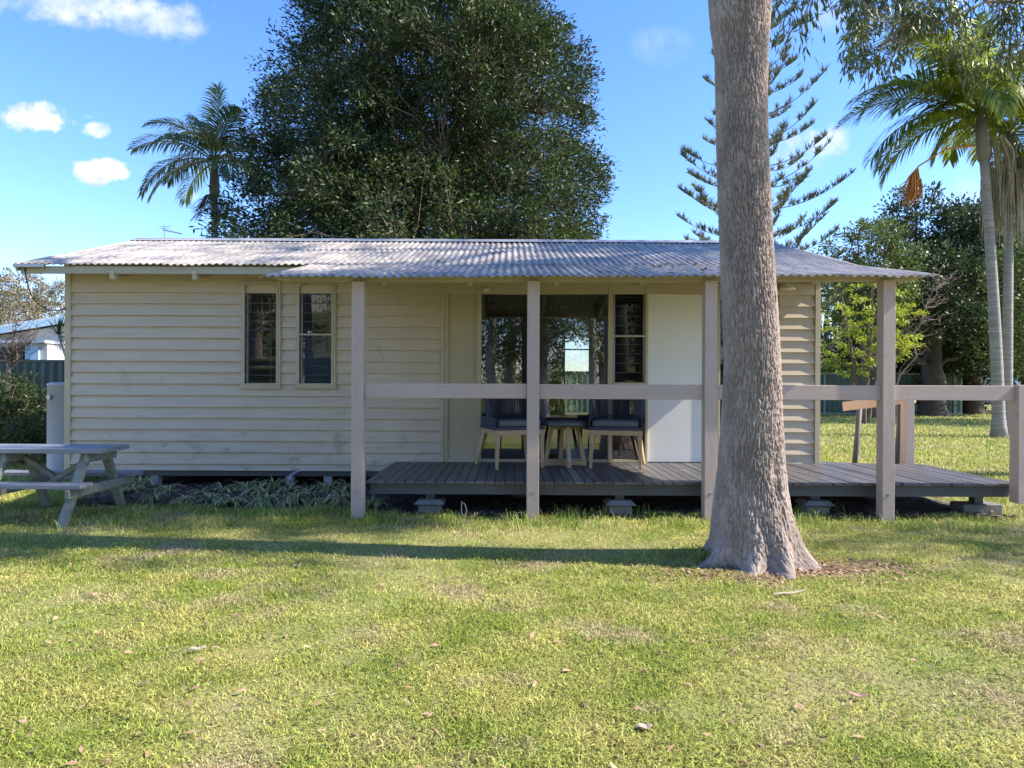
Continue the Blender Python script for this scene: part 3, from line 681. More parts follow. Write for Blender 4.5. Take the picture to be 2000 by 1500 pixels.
def broadleaf(name, base, label, cat, group, prof, cent_n, clump_r, n_per, L, W, leafm, barkm, r0=.2, stems=1, spread=.25, seed=0, lop=.25,
              down=0.0, shell=.55, bias=.8, limbs_n=14, twigs=1, skew=(0,0), fill_low=True, squash=.8, twig_r=.018, depth=1.0, gap=.30):
    """prof: [(z, radius)], crown radius with height; uneven by noise"""
    base = Vector(base); t = thing(name, base, label, cat, group); r = np.random.RandomState(seed)
    pz = np.array([p[0] for p in prof]); pr = np.array([p[1] for p in prof])
    wts = np.interp(np.linspace(pz[0], pz[-1], 200), pz, pr)**1.3; cw = np.cumsum(wts)/wts.sum()
    z = np.interp(r.rand(cent_n), cw, np.linspace(pz[0], pz[-1], 200)); th = r.rand(cent_n)*2*math.pi
    lob = 1 + lop*(fbm(np.cos(th)*1.6+5+seed, np.sin(th)*1.6+5, z*.45+seed, 4)-.47)*3.2
    q = (1-shell*r.rand(cent_n)**1.4)
    rad = np.interp(z, pz, pr)*lob*q
    cx = rad*np.cos(th) + skew[0]*(z-pz[0]); cy = rad*np.sin(th)*depth + skew[1]*(z-pz[0])
    cents = np.stack([cx, cy, z], 1)
    keep = fbm(cx*.9+seed*3, cy*.9+9, z*.9+4, 3) > gap
    cents = cents[keep]; q = q[keep]
    out = unit(np.stack([cents[:, 0], cents[:, 1], np.full(len(cents), .5)*clump_r*4 + (cents[:, 2]-pz.mean())*.3], 1))
    mb = MB(); limbs = []
    zc = pz[0] + (pz[-1]-pz[0])
    for s in range(stems):
        a = 2*math.pi*s/stems + seed; sp = spread if stems > 1 else 0
        top = Vector((math.cos(a)*sp*pr.max()+skew[0]*zc*.6, math.sin(a)*sp*pr.max()*depth, pz[0]+(pz[-1]-pz[0])*.88))
        b0 = Vector((math.cos(a)*r0*.9*(stems > 1), math.sin(a)*r0*.9*(stems > 1), -.1))
        pts = wob(b0, top, 10, .02, seed*10+s)
        mb.tube(pts, [r0*(1.25 if i == 0 else 1-.088*i) for i in range(11)], 10, cap=False); limbs.append([tuple(p) for p in pts[3:]])
        main = pts
        for k in range(limbs_n):
            i = r.randint(2, 9); tgt = cents[r.randint(len(cents))]
            cand = cents[r.randint(len(cents), size=24)]; st = np.array(main[i])
            sc = np.abs(cand[:, 2] - (st[2] + .5*np.linalg.norm(cand[:, :2]-st[:2], axis=1))) ; tgt = cand[np.argmin(sc)]
            e = Vector(tgt)*.80 + Vector((0,0,0)); pp = wob(main[i], e, 7, .05, seed*100+s*20+k, .06)
            rr_ = r0*(1-.088*i)*.42
            mb.tube(pp, [rr_*(1-.11*j) for j in range(8)], 6, cap=False); limbs.append([tuple(x) for x in pp[1:]])
    limb_net(mb, limbs, cents, twig_r, twigs, 1.0, seed)
    mb.build('trunk', barkm, t, smooth=True, local=True)
    leaves('crown', cents, out, n_per, clump_r*(.7+.6*r.rand(len(cents))), L, W, leafm, t, down=down, bias=bias, seed=seed, squash=squash)
    return t

# ---- big dark tree behind the roof ---------------------------------------
B = at(845, 500, 17.5); sc = 17.5/F
prof = [(2.6, 4.2), (3.5, 4.75), (5.0, 4.65), (6.5, 4.3), (8.0, 4.05), (9.5, 3.7), (11, 3.2), (13, 2.3), (14.5, 1.0)]
broadleaf('paperbark_tree', (B.x, 17.5, 0), 'huge dense dark green tree towering behind the middle of the cottage roof', 'tree', None, prof, 4200, .40, 104, .125, .038,
          M['leaf_dark'], M['papbark'], r0=.20, stems=5, spread=.3, seed=21, lop=.24, shell=.7, gap=.325, limbs_n=9, twigs=2, bias=1.0, twig_r=.014)

# ---- the gum trunk in front ----------------------------------------------
def gum_trunk():
    D0 = 5.02; base = Vector((at(1463, 1090, D0).x, D0, 0))
    t = thing('gum_tree', base, 'large grey gum trunk with flared roots on the lawn in front of the deck', 'tree')
    rows = [(1110,1352,1592),(1090,1372,1574),(1060,1384,1561),(1030,1390,1552),(1000,1394,1544),(950,1401,1534),(900,1406,1529),(800,1413,1524),(700,1418,1520),
            (600,1413,1515),(500,1410,1508),(400,1406,1503),(300,1403,1498),(200,1401,1495),(100,1399,1497),(50,1391,1500),(0,1387,1503),(-60,1385,1508),(-200,1380,1515),(-420,1380,1515),(-640,1385,1505)]
    zz = np.array([at(0, y, D0).z - (ROLL*-1000/F*D0) for y, a, b in rows]); cx = np.array([(a+b)/2 for y, a, b in rows]); hw = np.array([(b-a)/2 for y, a, b in rows])
    X0 = (cx-CX)/F*D0 + np.array([ROLL*(y-CY)/F*D0 for y, a, b in rows]); Rr = hw/F*D0*.985
    nz_, nth = 1000, 420
    z = np.concatenate([np.linspace(-.06, 4.4, nz_-60), np.linspace(4.42, 7.2, 60)]); th = np.linspace(0, 2*math.pi, nth, endpoint=False)
    cxz = np.interp(z, zz, X0); rz = np.interp(z, zz, Rr)
    k = np.ones(15)/15; pad = lambda a: np.convolve(np.pad(a, 7, 'edge'), k, 'valid')
    cxz, rz = pad(cxz), pad(rz)
    Z, T = np.meshgrid(z, th, indexing='ij'); Rz = rz[:, None]
    f = np.exp(-np.maximum(Z, 0)/.12); f2 = np.exp(-np.maximum(Z, 0)/.42)
    rootang = np.array([-2.75, -1.95, -1.42, -.62, .3, 1.2, 2.2]); amp = np.array([.34, .26, .36, .30, .25, .3, .3])
    lob = 0
    for a, m_ in zip(rootang, amp):
        dd = np.angle(np.exp(1j*(T-a-.12*np.sin(Z*9)))); lob = lob + m_*np.exp(-(dd/.19)**2)
    flute = (fbm(np.cos(T)*2.2+9, np.sin(T)*2.2+9, Z*.55, 3)-.47)
    Rad = Rz*(1 - .16*f + lob*(f*1.35+f2*.05) + flute*(.10+.10*f2))
    # long loose plates of bark
    ct, st = np.cos(T)*.26, np.sin(T)*.26
    warp = fbm(ct*9, st*9, Z*2.2, 2)*.9
    a1 = fbm(ct*82+warp*2, st*82+warp, Z*17.0, 3); a2 = fbm(ct*110+warp, st*110, Z*26+3, 2)
    ridge = np.abs(a1-.47)*2; ridge2 = np.abs(a2-.47)*2
    fis = 1-np.clip(ridge*5.5, 0, 1)*np.clip(.35+ridge2*3.5, 0, 1)
    Rad = Rad + .010*(np.clip(ridge*4.5, 0, 1)-.5) + .004*(np.clip(ridge2*4.5, 0, 1)-.5) + .006*(vnoise(ct*150, st*150, Z*45)-.5)
    # wound with torn bark low on the right side
    dd = np.angle(np.exp(1j*(T+1.05))); wnd = np.exp(-(dd/.17)**2 - ((Z-.62)/.24)**2)
    Rad = Rad - .035*wnd*(.4+1.2*vnoise(ct*60, st*60, Z*22))
    Vv = np.stack([cxz[:, None]-base.x+Rad*np.cos(T), Rad*np.sin(T), Z], -1).reshape(-1, 3)
    i = (np.arange(nz_-1)[:, None]*nth + np.arange(nth)[None]); j = (np.arange(nz_-1)[:, None]*nth + (np.arange(nth)[None]+1) % nth)
    q = np.stack([i.ravel(), j.ravel(), j.ravel()+nth, i.ravel()+nth], 1)
    o = np_mesh('trunk', Vv, q.ravel(), np.full(len(q), 4), M['bark'], t, smooth=True)
    at_ = o.data.attributes.new('fissure', 'FLOAT', 'POINT'); at_.data.foreach_set('value', np.clip(fis*.5+.5*wnd*vnoise(ct*80, st*80, Z*14), 0, 1).astype(np.float32).ravel())
    # crown high above the frame
    lm = MB(); limbs = []
    tp = Vector((cxz[-1]-base.x, 0, 7.1))
    for k_, (x, y, z_) in enumerate([(-.8, 1.2, 11.5), (1.6, .9, 11), (.2, -1.3, 11.2), (-1.6, .3, 10.2), (1.0, 2.4, 9.6), (.1, .2, 13)]):
        pp = wob(tp - Vector((0, 0, .15)), (x, y, z_), 8, .05, 50+k_); lm.tube(pp, [.20-.02*i_ for i_ in range(9)], 8, cap=False); limbs.append([tuple(p) for p in pp[1:]])
    dr = wob((tp.x+.1, .1, 7.0), (1.05, 1.1, 5.7), 7, .05, 71, .25); lm.tube(dr, [.05-.006*i_ for i_ in range(8)], 6, cap=False); limbs.append([tuple(p) for p in dr])
    r = np.random.RandomState(5); c = np.stack([r.normal(0, 1.25, 260), r.normal(.9, 1.3, 260), 10.6+r.normal(0, 1.3, 260)], 1); c = c[c[:, 2] > 8.3]
    low = np.array([[at(px, py, 6.1).x-base.x, 6.1-D0+r.uniform(-.2, .2), at(px, py, 6.1).z] for px, py in ((1545,-25),(1560,-5),(1575,15),(1590,-5),(1605,-20),(1572,-45),(1620,-40),(1550,-60),(1590,-70),(1565,30),(1578,38))])
    c = np.concatenate([c, low]); limb_net(lm, limbs, c, .014, 1, 1, 3)
    lm.build('limbs', M['palebark'], t, smooth=True, local=True)
    leaves('crown', c, np.tile([0, 0, -.4], (len(c), 1)), 34, .26, .115, .02, M['leaf_olive'], t, down=1.6, bias=.3, seed=8, squash=1.2)
    return t
gum_trunk()

# ---- overhanging gum at the right, trunk outside the frame ----------------
def side_gum():
    base = Vector((10.6, 9.4, 0)); t = thing('gum_tree', base, 'gum beyond the right edge with drooping leafy branches across the top right corner', 'tree')
    lm = MB(); limbs = []; r = np.random.RandomState(15)
    tr = wob((0, 0, -.1), (-.5, .2, 8.4), 8, .02, 4); lm.tube(tr, [.34-.02*i for i in range(9)], 14, cap=False)
    tips = [at(1690, 30, 9.3), at(1790, 60, 9.0), at(1930, 45, 9.5), at(1850, -60, 9.4), at(1700, -150, 8.6), at(1990, 90, 9.2), at(2150, -80, 9.0)]
    for k, e in enumerate(tips):
        e = e - base; pp = wob(tr[6 if k % 2 else 7], e, 9, .045, 90+k, .10); lm.tube(pp, [.050-.0045*i for i in range(10)], 6, cap=False); limbs.append([tuple(p) for p in pp[3:]])
    for k, e in enumerate([(-3.2, -1.2, 11.5), (-1, 1, 12.5), (1.8, -.5, 11.6), (-2.2, -2.6, 10.2)]):
        pp = wob(tr[7], e, 8, .05, 190+k, .05); lm.tube(pp, [.15-.014*i for i in range(9)], 7, cap=False); limbs.append([tuple(p) for p in pp[2:]])
    spots = []
    def clump(px, py, w, h, n):
        for _ in range(n):
            p = at(px + r.uniform(-w, w), py + r.uniform(-h, h), r.uniform(8.7, 9.8)) - base; spots.append(tuple(p))
    for a in [(1672,15,25,30,9),(1690,60,22,25,8),(1668,110,14,22,6),(1700,118,22,16,6),(1738,112,10,12,3),(1740,25,35,25,9),(1790,20,45,20,10),(1795,50,18,10,4),(1850,15,40,18,8),
              (1768,92,14,12,4),(1775,40,12,12,3),(1845,42,20,14,4),(1990,20,30,30,7),(1955,15,20,15,4),(1990,70,12,25,4),(1885,95,26,22,4),(1850,110,18,16,3),(1905,135,20,18,3),
              (1945,60,20,15,3),(1975,130,20,40,5),(1730,-40,80,30,22),(1900,-50,120,35,30),(2080,20,60,90,22)]: clump(*a)
    c = np.array(spots); up = np.stack([r.normal(-2.0, 1.9, 210), r.normal(-.7, 1.3, 210), r.normal(10.8, 1.1, 210)], 1); up = up[up[:, 2] > 8.9]
    lawn_shade = np.stack([-2.5+r.uniform(-2.3, 2.3, 240), -3.95+r.normal(0, .36, 240), 9.2+r.normal(0, .4, 240)], 1); band_shade = np.stack([-2.5+r.uniform(-2.3, 2.3, 90), -5.2+r.normal(0, .35, 90), 9.2+r.normal(0, .4, 90)], 1); up = np.concatenate([up, lawn_shade, band_shade])  # last two sets: unseen leaf clumps added to cast shade on lawn and trunk
    allc = np.concatenate([c, up]); limb_net(lm, limbs, allc, .010, 1, 1, 7)
    lm.build('trunk', M['palebark'], t, smooth=True, local=True)
    leaves('crown', allc, np.tile([0, 0, -.6], (len(allc), 1)), 30, .18, .14, .025, M['leaf_olive'], t, down=2.2, bias=.2, seed=9, squash=1.3)
side_gum()

bx_ = broadleaf('gum_tree', (12.6, 4.75, 0), 'unseen slender gum added off the right side of the front lawn to shade it', 'tree', None,
    [(5.6, .5), (6.4, 1.2), (7.4, 1.1), (8.2, .4)], 60, .36, 34, .15, .03, M['leaf_olive'], M['palebark'], r0=.12, seed=44, lop=.4, shell=.9, limbs_n=6, twigs=1, down=1.2)  # unseen tree added to throw a dapple on the right of the lawn
# ---- palms ----------------------------------------------------------------
def frond(mb, base, az, el, L, droop, nl=44, ll=.6, twist=0.0, hang=.55, seed=0, w=.032):
    r = random.Random(seed); pts = []; p = Vector(base); n = 16
    for i in range(n+1):
        t = i/n; e = el - droop*t**1.35; d = Vector((math.sin(az)*math.cos(e), math.cos(az)*math.cos(e), math.sin(e)))
        pts.append((p.copy(), d)); p = p + d*(L/n)
    mb.tube([a for a, _ in pts], [.028*(1-.85*i/n)+.003 for i in range(n+1)], 5, cap=False)
    for k in range(nl):
        t = .16 + .84*k/nl; f = t*n; i = min(n-1, int(f)); a = pts[i][0].lerp(pts[i+1][0], f-i); d = pts[i][1]
        side = d.cross(Vector((0,0,1)));
        if side.length < .05: side = Vector((math.cos(az), -math.sin(az), 0))
        side.normalize(); upv = side.cross(d)
        l = ll*(math.sin(math.pi*(.16+.80*t))**.6)*r.uniform(.85, 1.1)
        for s in (-1, 1):
            v = (side*s*(.85-.35*t) + d*(.35+.75*t) + upv*(.25+twist*s) + Vector((r.uniform(-.12,.12), r.uniform(-.12,.12), r.uniform(-.1,.1)))).normalized()
            v2 = (v + Vector((0,0,-hang*r.uniform(.6, 1.4)))).normalized(); v3 = (v2 + Vector((0,0,-hang*1.1))).normalized()
            q0 = a; q1 = a + v*l*.35; q2 = q1 + v2*l*.35; q3 = q2 + v3*l*.30
            wv = v.cross(upv).normalized()*w*.5 if s > 0 else v.cross(upv).normalized()*w*.5
            m = len(mb.v)
            mb.v += [tuple(q0-wv*.4), tuple(q0+wv*.4), tuple(q1-wv), tuple(q1+wv), tuple(q2-wv*.7), tuple(q2+wv*.7), tuple(q3)]
            mb.f += [(m, m+1, m+3, m+2), (m+2, m+3, m+5, m+4), (m+4, m+5, m+6)]
def palm(base, top, r0, label, group, fronds, cs=(1.1, .13), nl=44, ll=.6, skirt=0, seed=0, lean=0.0, w=.032, leafm='leaf_palm', spike=True, cat='palm tree', fruit=0):
    base, top = Vector(base), Vector(top); t = thing('palm_tree', base, label, cat, group); T = top-base
    pts = [Vector((T.x*(s**1.4), T.y*s, T.z*s)) + Vector((math.sin(s*3.1)*lean, 0, 0)) for s in [i/24 for i in range(25)]]
    rr = [r0*(1.55 if i == 0 else 1.2 if i == 1 else 1.06 - .35*i/24) for i in range(25)]
    pts[0].z -= .08
    MB().tube(pts, rr, 16).build('trunk', M['palmbark'], t, smooth=True, local=True)
    cl, cr = cs; k = MB(); d = (pts[-1]-pts[-2]).normalized()
    k.tube([pts[-1]-d*.02, pts[-1]+d*cl*.15, pts[-1]+d*cl*.5, pts[-1]+d*cl], [cr*.9, cr*1.15, cr, cr*.6], 14); k.build('crownshaft', M['crownshaft'], t, smooth=True, local=True)
    c = pts[-1]+d*cl
    for i, fr_ in enumerate(fronds):
        az, el, L, dr = fr_[:4]; mt = M[fr_[4]] if len(fr_) > 4 else M[leafm]
        mb = MB(); frond(mb, c - d*random.uniform(0, .12), R(az), R(el), L, R(dr), nl=nl, ll=ll, seed=seed*50+i, w=w, hang=.5 if el > 20 else .8, twist=(i % 3-1)*.3)
        mb.build('frond', mt, t, local=True)
    if skirt:
        for i in range(skirt):
            a = i*2.4; mb = MB(); b = pts[-1] + Vector((math.cos(a)*.1, math.sin(a)*.1, .45 - .2*(i % 3)))
            for q in range(70):
                a2 = a + random.uniform(-1.2, 1.2); o = Vector((math.cos(a2), math.sin(a2), 0)); l = random.uniform(.5, 2.0); g1 = random.uniform(.12, .55)
                mb.tube([b, b+o*g1*.6+Vector((0,0,.08)), b+o*g1-Vector((0,0,l*.4)), b+o*(g1+random.uniform(-.08,.08))-Vector((0,0,l))], [.010,.009,.008,.004], 4, cap=False)
            mb.build('dead_frond', M['leaf_dead'], t, local=True)
    for i in range(fruit):
        mb = MB(); a = 3.6+i*1.1; b = pts[-1]+Vector((0,0,.0))
        for q in range(50):
            a2 = a+random.uniform(-.5,.5); o = Vector((math.cos(a2), math.sin(a2)*.6, 0)); l = random.uniform(.3, .8)
            mb.tube([b, b+o*.25+Vector((0,0,.05)), b+o*random.uniform(.3,.6)-Vector((0,0,l*.6)), b+o*random.uniform(.4,.75)-Vector((0,0,l))], [.008,.006,.005,.004], 4, cap=False)
        mb.build('flower_stalk', M['twig'], t, local=True)
    return t
D = 20.0; b_ = at(419, 700, D); tpp = at(419, 385, D)
palm((b_.x, D, 0), (tpp.x, D, tpp.z), .125, 'single palm tree with grey trunk rising behind the left part of the cottage roof', 'tall palms',
     [(-90, 38, 2.7, 75), (-80, 12, 2.9, 85), (-100, -12, 2.3, 60), (-60, 62, 2.6, 95), (80, 30, 2.3, 45), (75, 55, 2.0, 70), (25, 84, 2.3, -8), (100, 5, 2.0, 60), (170, 40, 2.4, 80),
      (200, 20, 2.4, 70), (10, 35, 2.5, 80), (-20, 55, 2.4, 70), (140, -5, 1.9, 70), (235, 60, 2.2, 100), (215, -40, 1.7, 45, 'leaf_palm_y'), (300, 20, 2.5, 70), (40, 10, 2.2, 70), (130, 65, 2.1, 80)],
     cs=(1.15, .135), nl=46, ll=.74, seed=1, fruit=2, w=.042, leafm='leaf_palm_d')
D = 17.0
for k, (pb, pt, yt, yb) in enumerate(((1951, 1922, 312, 852), (1966, 1972, 350, 852))):
    D = 17.0 + .35*k; b_ = at(pb, yb, D); tpp = at(pt, yt, D)
    if k == 0:
        fr_ = [(-88, 24, 3.9, 74), (-97, 0, 3.4, 72), (-75, 45, 3.4, 90), (-60, 72, 3.3, 60), (-30, 82, 3.5, 15, 'leaf_palm_y'), (30, 80, 3.2, 30), (90, 30, 3.4, 80), (110, 55, 3.2, 90), (60, 10, 3.0, 80), (180, 40, 3.2, 95),
               (205, 15, 3.0, 90), (230, 50, 3.3, 100), (20, 30, 3.2, 90), (-110, 30, 3.2, 95), (150, 5, 2.8, 85), (255, 68, 2.9, 80), (-50, 0, 2.8, 80), (270, 5, 3.3, 75), (-93, 35, 3.6, 100), (-120, 60, 2.9, 110)]
        lab = 'left of two close ringed palm trunks on the right lawn, with its huge green fronds'
    else:
        fr_ = [(85, 35, 3.2, 80), (100, 0, 2.9, 70), (70, 60, 3.0, 90), (-95, 20, 2.5, 100), (180, 30, 2.8, 100), (210, 55, 2.7, 90), (130, 20, 3.0, 95), (20, 40, 3.0, 90), (-60, 45, 2.6, 95),
               (155, -15, 2.6, 60), (265, 50, 2.5, 100), (45, 5, 2.6, 80)]
        lab = 'right of two close ringed palm trunks on the right lawn, hung with dead pale fronds'
    palm((b_.x, D, 0), (tpp.x, D, tpp.z), .142 if k == 0 else .128, lab, 'tall palms', fr_, cs=(1.25, .15), nl=70, ll=.98, seed=3+k, skirt=(1 if k == 0 else 7), w=.046)
# orange seed bunch hanging from the left palm frond
fb = at(1785, 345, 16.4); mb = MB(); r_ = random.Random(4)
for q in range(90):
    a2 = r_.uniform(0, 6.28); l = r_.uniform(.15, .75); o = Vector((math.cos(a2), math.sin(a2), 0))*r_.uniform(.02, .2)
    mb.tube([fb+Vector((.1,0,.25)), fb+o*.6, fb+o-Vector((0,0,l*.6)), fb+o*1.1-Vector((.12,0,l))], [.006,.012,.014,.006], 4, cap=False)
mb.tube([fb+Vector((.1,0,.25)), fb+Vector((.9,.2,.75)), fb+Vector((1.9,.6,1.0))], [.02,.02,.03], 6)
pt_ = [o for o in bpy.data.objects if o.name == 'palm_tree.001'][0]
mb.build('orange_seed_bunch', M['leaf_orange'], pt_)

# ---- norfolk pine -----------------------------------------------------------
def norfolk():
    D = 21.0; sc = D/F; base = Vector((at(1480, 700, D).x, D, 0)); t = thing('norfolk_pine', base, 'open branched norfolk pine standing behind the gum trunk and the cottage roof', 'tree')
    r = random.Random(6); br = MB(); c = []; o = []
    br.tube([(0, 0, -.1), (0, 0, 5), (.03, 0, 10), (0, 0, 14.2)], [.24, .17, .10, .02], 10)
    fol = MB()
    for lv in range(15):
        z = 3.1 + lv*.74 + r.uniform(-.12, .12); Lb = max(.4, 3.3*(1-(z-3.1)/12.2)**.7); nb = 6
        for k in range(nb):
            az = 2*math.pi*(k+.37*lv)/nb + r.uniform(-.2, .2); L = Lb*r.uniform(.68, 1.12); u = Vector((math.cos(az), math.sin(az), 0)); pts = []
            for i in range(9):
                s = i/8; pts.append(u*L*s + Vector((0, 0, z + L*(-.08*s + .44*s**2.1))))
            br.tube(pts, [.020*(1-.75*i/8) for i in range(9)], 5, cap=False)
            side = Vector((-u.y, u.x, 0))
            # branchlets: cords of needles, mostly on the outer two thirds, curving up
            for q in range(int(26*L/3)+6):
                s = r.uniform(.22, 1.0)
                if r.random() > .35+.65*s: continue
                f = s*8; i = min(7, int(f)); p = pts[i].lerp(pts[i+1], f-i); tn = (pts[i+1]-pts[i]).normalized()
                sd_ = r.choice((-1, 1)); l = r.uniform(.16, .36)*(1.15-.5*s)
                d = (tn*.8 + side*sd_*.7 + Vector((0, 0, .35))).normalized(); pm = p + d*l*.5; pe = pm + (d + Vector((0,0,.9))).normalized()*l*.6
                br.tube([p, pm], [.010, .008], 4, cap=False)
                for w_ in range(9):
                    e = pm + Vector((r.uniform(-.12,.12), r.uniform(-.12,.12), r.uniform(.03,.22)))
                    fol.tube([pm.lerp(p, .5*r.random()), e], [.012, .005], 4, cap=False)
                fol.tube([pm, pe], [.014, .006], 4, cap=False)
            for w_ in range(16):                      # tip comb
                s = .80 + .2*w_/16; f = s*8; i = min(7, int(f)); p = pts[i].lerp(pts[i+1], f-i); tn = (pts[i+1]-pts[i]).normalized()
                e = p + (tn*.7 + Vector((r.uniform(-.35,.35), r.uniform(-.35,.35), .9))).normalized()*r.uniform(.12, .26)*(1.25-.9*(s-.8)*5*.6)
                fol.tube([p, e], [.011, .005], 4, cap=False)
    br.build('trunk', M['pinebark'], t, smooth=True, local=True); fol.build('foliage', M['leaf_pine'], t, local=True)
norfolk()

# ---- background right --------------------------------------------------------
def bgt(px, D, *a, **k): p = at(px, 760, D); return broadleaf(a[0], (p.x, D, 0), *a[1:], **k)
G = 'trees along the right boundary'
bgt(1700, 27, 'loose_tree', 'open yellowish green tree rising above the right end of the roof', 'tree', G, [(3.2, 1.1), (5, 2.0), (6.6, 2.0), (8, 1.0)], 300, .34, 34, .17, .06, M['leaf_mid'], M['twig'], r0=.14, stems=2, seed=31, lop=.35, shell=.8, limbs_n=9, twig_r=.02)
bgt(1790, 33, 'dense_tree', 'dense dark tree right of the corner verandah post, tallest against the sky', 'tree', G, [(.6, 3.0), (3, 3.6), (6, 3.2), (9, 2.2), (11, .9)], 900, .48, 44, .20, .085, M['leaf_dark'], M['darkbark'], r0=.30, seed=32, lop=.22, shell=.7, limbs_n=12, twigs=3)
bgt(1900, 31, 'dense_tree', 'dense dark tree directly behind the two palm trunks', 'tree', G, [(1.6, 2.6), (3.5, 3.3), (6, 3.1), (8.5, 2.2), (10, .8)], 800, .45, 44, .19, .085, M['leaf_dark'], M['darkbark'], r0=.42, seed=33, lop=.25, shell=.7, limbs_n=12, twigs=3)
bgt(2010, 34, 'dense_tree', 'dense dark tree cut by the right edge of the picture', 'tree', G, [(2.4, 3.0), (4, 3.8), (7, 3.6), (9.6, 2.4), (11, .8)], 850, .5, 44, .20, .085, M['leaf_dark'], M['darkbark'], r0=.40, seed=34, lop=.25, shell=.7, limbs_n=12, twigs=3)
bgt(1690, 36, 'dense_tree', 'darker tree low behind the fence between the house corner and corner post', 'tree', G, [(1.2, 1.6), (3, 2.3), (5, 2.2), (7.2, .9)], 300, .5, 40, .2, .08, M['leaf_dark'], M['darkbark'], r0=.22, seed=35, lop=.3, shell=.8, limbs_n=8, twigs=3)
bgt(1822, 29, 'thick_trunked_tree', 'thick dark trunked tree standing on the lawn right of the green fence', 'tree', G, [(3.2, 2.2), (4.6, 2.7), (6.2, 2.0), (7.4, .8)], 420, .42, 40, .18, .08, M['leaf_dark'], M['darkbark'], r0=.55, seed=36, lop=.3, shell=.8, limbs_n=10, twigs=3)
bgt(2080, 24, 'leafy_tree', 'green tree beyond the far right edge', 'tree', G, [(2, 2.2), (4, 2.9), (6, 2.4), (7.5, .8)], 420, .42, 40, .16, .07, M['leaf_mid'], M['darkbark'], r0=.25, seed=37, lop=.3, shell=.8, limbs_n=10, twigs=3)
p = ground_at(1686, 828)
broadleaf('small_tree', (p.x, p.y, 0), 'small multi stemmed tree with bright lime leaves behind the deck rail', 'tree', None, [(1.6, .9), (2.5, 1.55), (3.6, 1.7), (4.6, 1.1), (5.2, .3)], 150, .20, 34, .11, .05, M['leaf_lime'], M['twig'],
          r0=.085, stems=5, spread=.5, seed=41, lop=.4, shell=.8, limbs_n=5, twigs=1, twig_r=.012, squash=.45)
# bare twiggy branch beside it
tb = thing('bare_shrub', (p.x+1.3, p.y+.6, 0), 'bare grey twiggy shrub reaching up past the roof corner beside the lime tree', 'shrub')
mb = MB(); r_ = random.Random(12)
main = wob((0, 0, -.05), (1.15, -.5, 4.6), 8, .05, 3); mb.tube(main, [.05-.005*i for i in range(9)], 6, cap=False)
for k in range(30):
    a = main[r_.randint(3, 8)]; e = a + Vector((r_.uniform(-.5, 1.0), r_.uniform(-.4, .4), r_.uniform(.1, .8))); q = wob(a, e, 4, .12, k); mb.tube(q, [.014, .011, .009, .006, .004], 4, cap=False)
    for m_ in range(4):
        b2 = q[r_.randint(1, 4)]; mb.tube(wob(b2, b2+Vector((r_.uniform(-.3, .4), r_.uniform(-.2, .2), r_.uniform(-.05, .35))), 3, .15, k*9+m_), [.007, .006, .004, .003], 4, cap=False)
mb.build('branches', M['papbark'], tb, local=True)
# distant slim palms seen between the corner post and the wall
for k, (px, py, D) in enumerate(((1603, 590, 62), (1617, 560, 66), (1632, 600, 60), (1612, 640, 58))):
    b_ = at(px, 760, D); tt = at(px, py, D)
    palm((b_.x, D, 0), (tt.x, D, tt.z), .13, ('slim distant palm seen closest to the right end wall of the cottage', 'tallest of the slim distant palms just right of the cottage end wall', 'slim distant palm standing rightmost of the four beside the end wall', 'shortest slim distant palm just right of the cottage end wall')[k], 'distant palms', [(a, e, 2.3, 80) for a, e in ((0,40),(60,20),(120,50),(180,25),(240,40),(300,15),(30,70),(200,75),(280,60),(90,0))],
         cs=(1.0, .12), nl=16, ll=.6, seed=20+k, w=.10)
def bush(name, px, D, label, w_, h_, lm, seed, n=160, L=.10, W=.035, group=None, cr=.16, bark='twig', z0=.1, npr=40, yoff=0):
    p = at(px, 760, D); prof = [(z0, w_*.75), (h_*.4, w_), (h_*.75, w_*.8), (h_, w_*.3)]
    return broadleaf(name, (p.x, D, 0), label, 'shrub', group, prof, n, cr, npr, L, W, M[lm], M[bark], r0=.03, stems=4, spread=.5, seed=seed, lop=.35, shell=.9, limbs_n=4, twigs=2, twig_r=.008)
bush('hedge_shrub', 1625, 33, 'rounded yellow green shrub rising just above the green fence by the house corner', 1.2, 2.6, 'leaf_lime', 51, n=150, L=.14, W=.05, cr=.25)
bush('hedge_shrub', 1745, 31.5, 'green shrub above the fence beside the corner verandah post', 1.6, 3.0, 'leaf_mid', 52, n=200, L=.14, W=.05, cr=.28)
# far tree line closing the horizon on both sides
FT = 'far off tree line'
for k, (px, D, hh, ww, lm) in enumerate(((1580, 75, 6.5, 4.5, 'leaf_olive'), (1680, 80, 8, 5, 'leaf_mid'), (1780, 78, 9, 5, 'leaf_dark'), (1880, 70, 8, 5, 'leaf_dark'), (1990, 74, 9, 5, 'leaf_mid'), (2120, 60, 9, 5, 'leaf_dark'), (2300, 60, 9, 6, 'leaf_dark'),
        (-300, 60, 9, 6, 'leaf_olive'), (-120, 56, 8, 5, 'leaf_tan'), (900, 60, 5, 6, 'leaf_mid'), (1300, 62, 5.2, 7, 'leaf_olive'), (600, 58, 4.6, 6, 'leaf_olive'), (300, 58, 4.4, 6, 'leaf_olive'))):
    p = at(px, 760, D); broadleaf('far_tree', (p.x, D, 0), 'hazy green tree in the line far behind the house and lawn', 'tree', FT, [(.5, ww*.7), (hh*.5, ww), (hh*.8, ww*.7), (hh, ww*.2)], 170, .9, 26, .5, .24, M[lm], M['darkbark'], r0=.3, seed=60+k, lop=.3, shell=.6, limbs_n=4, twigs=6)

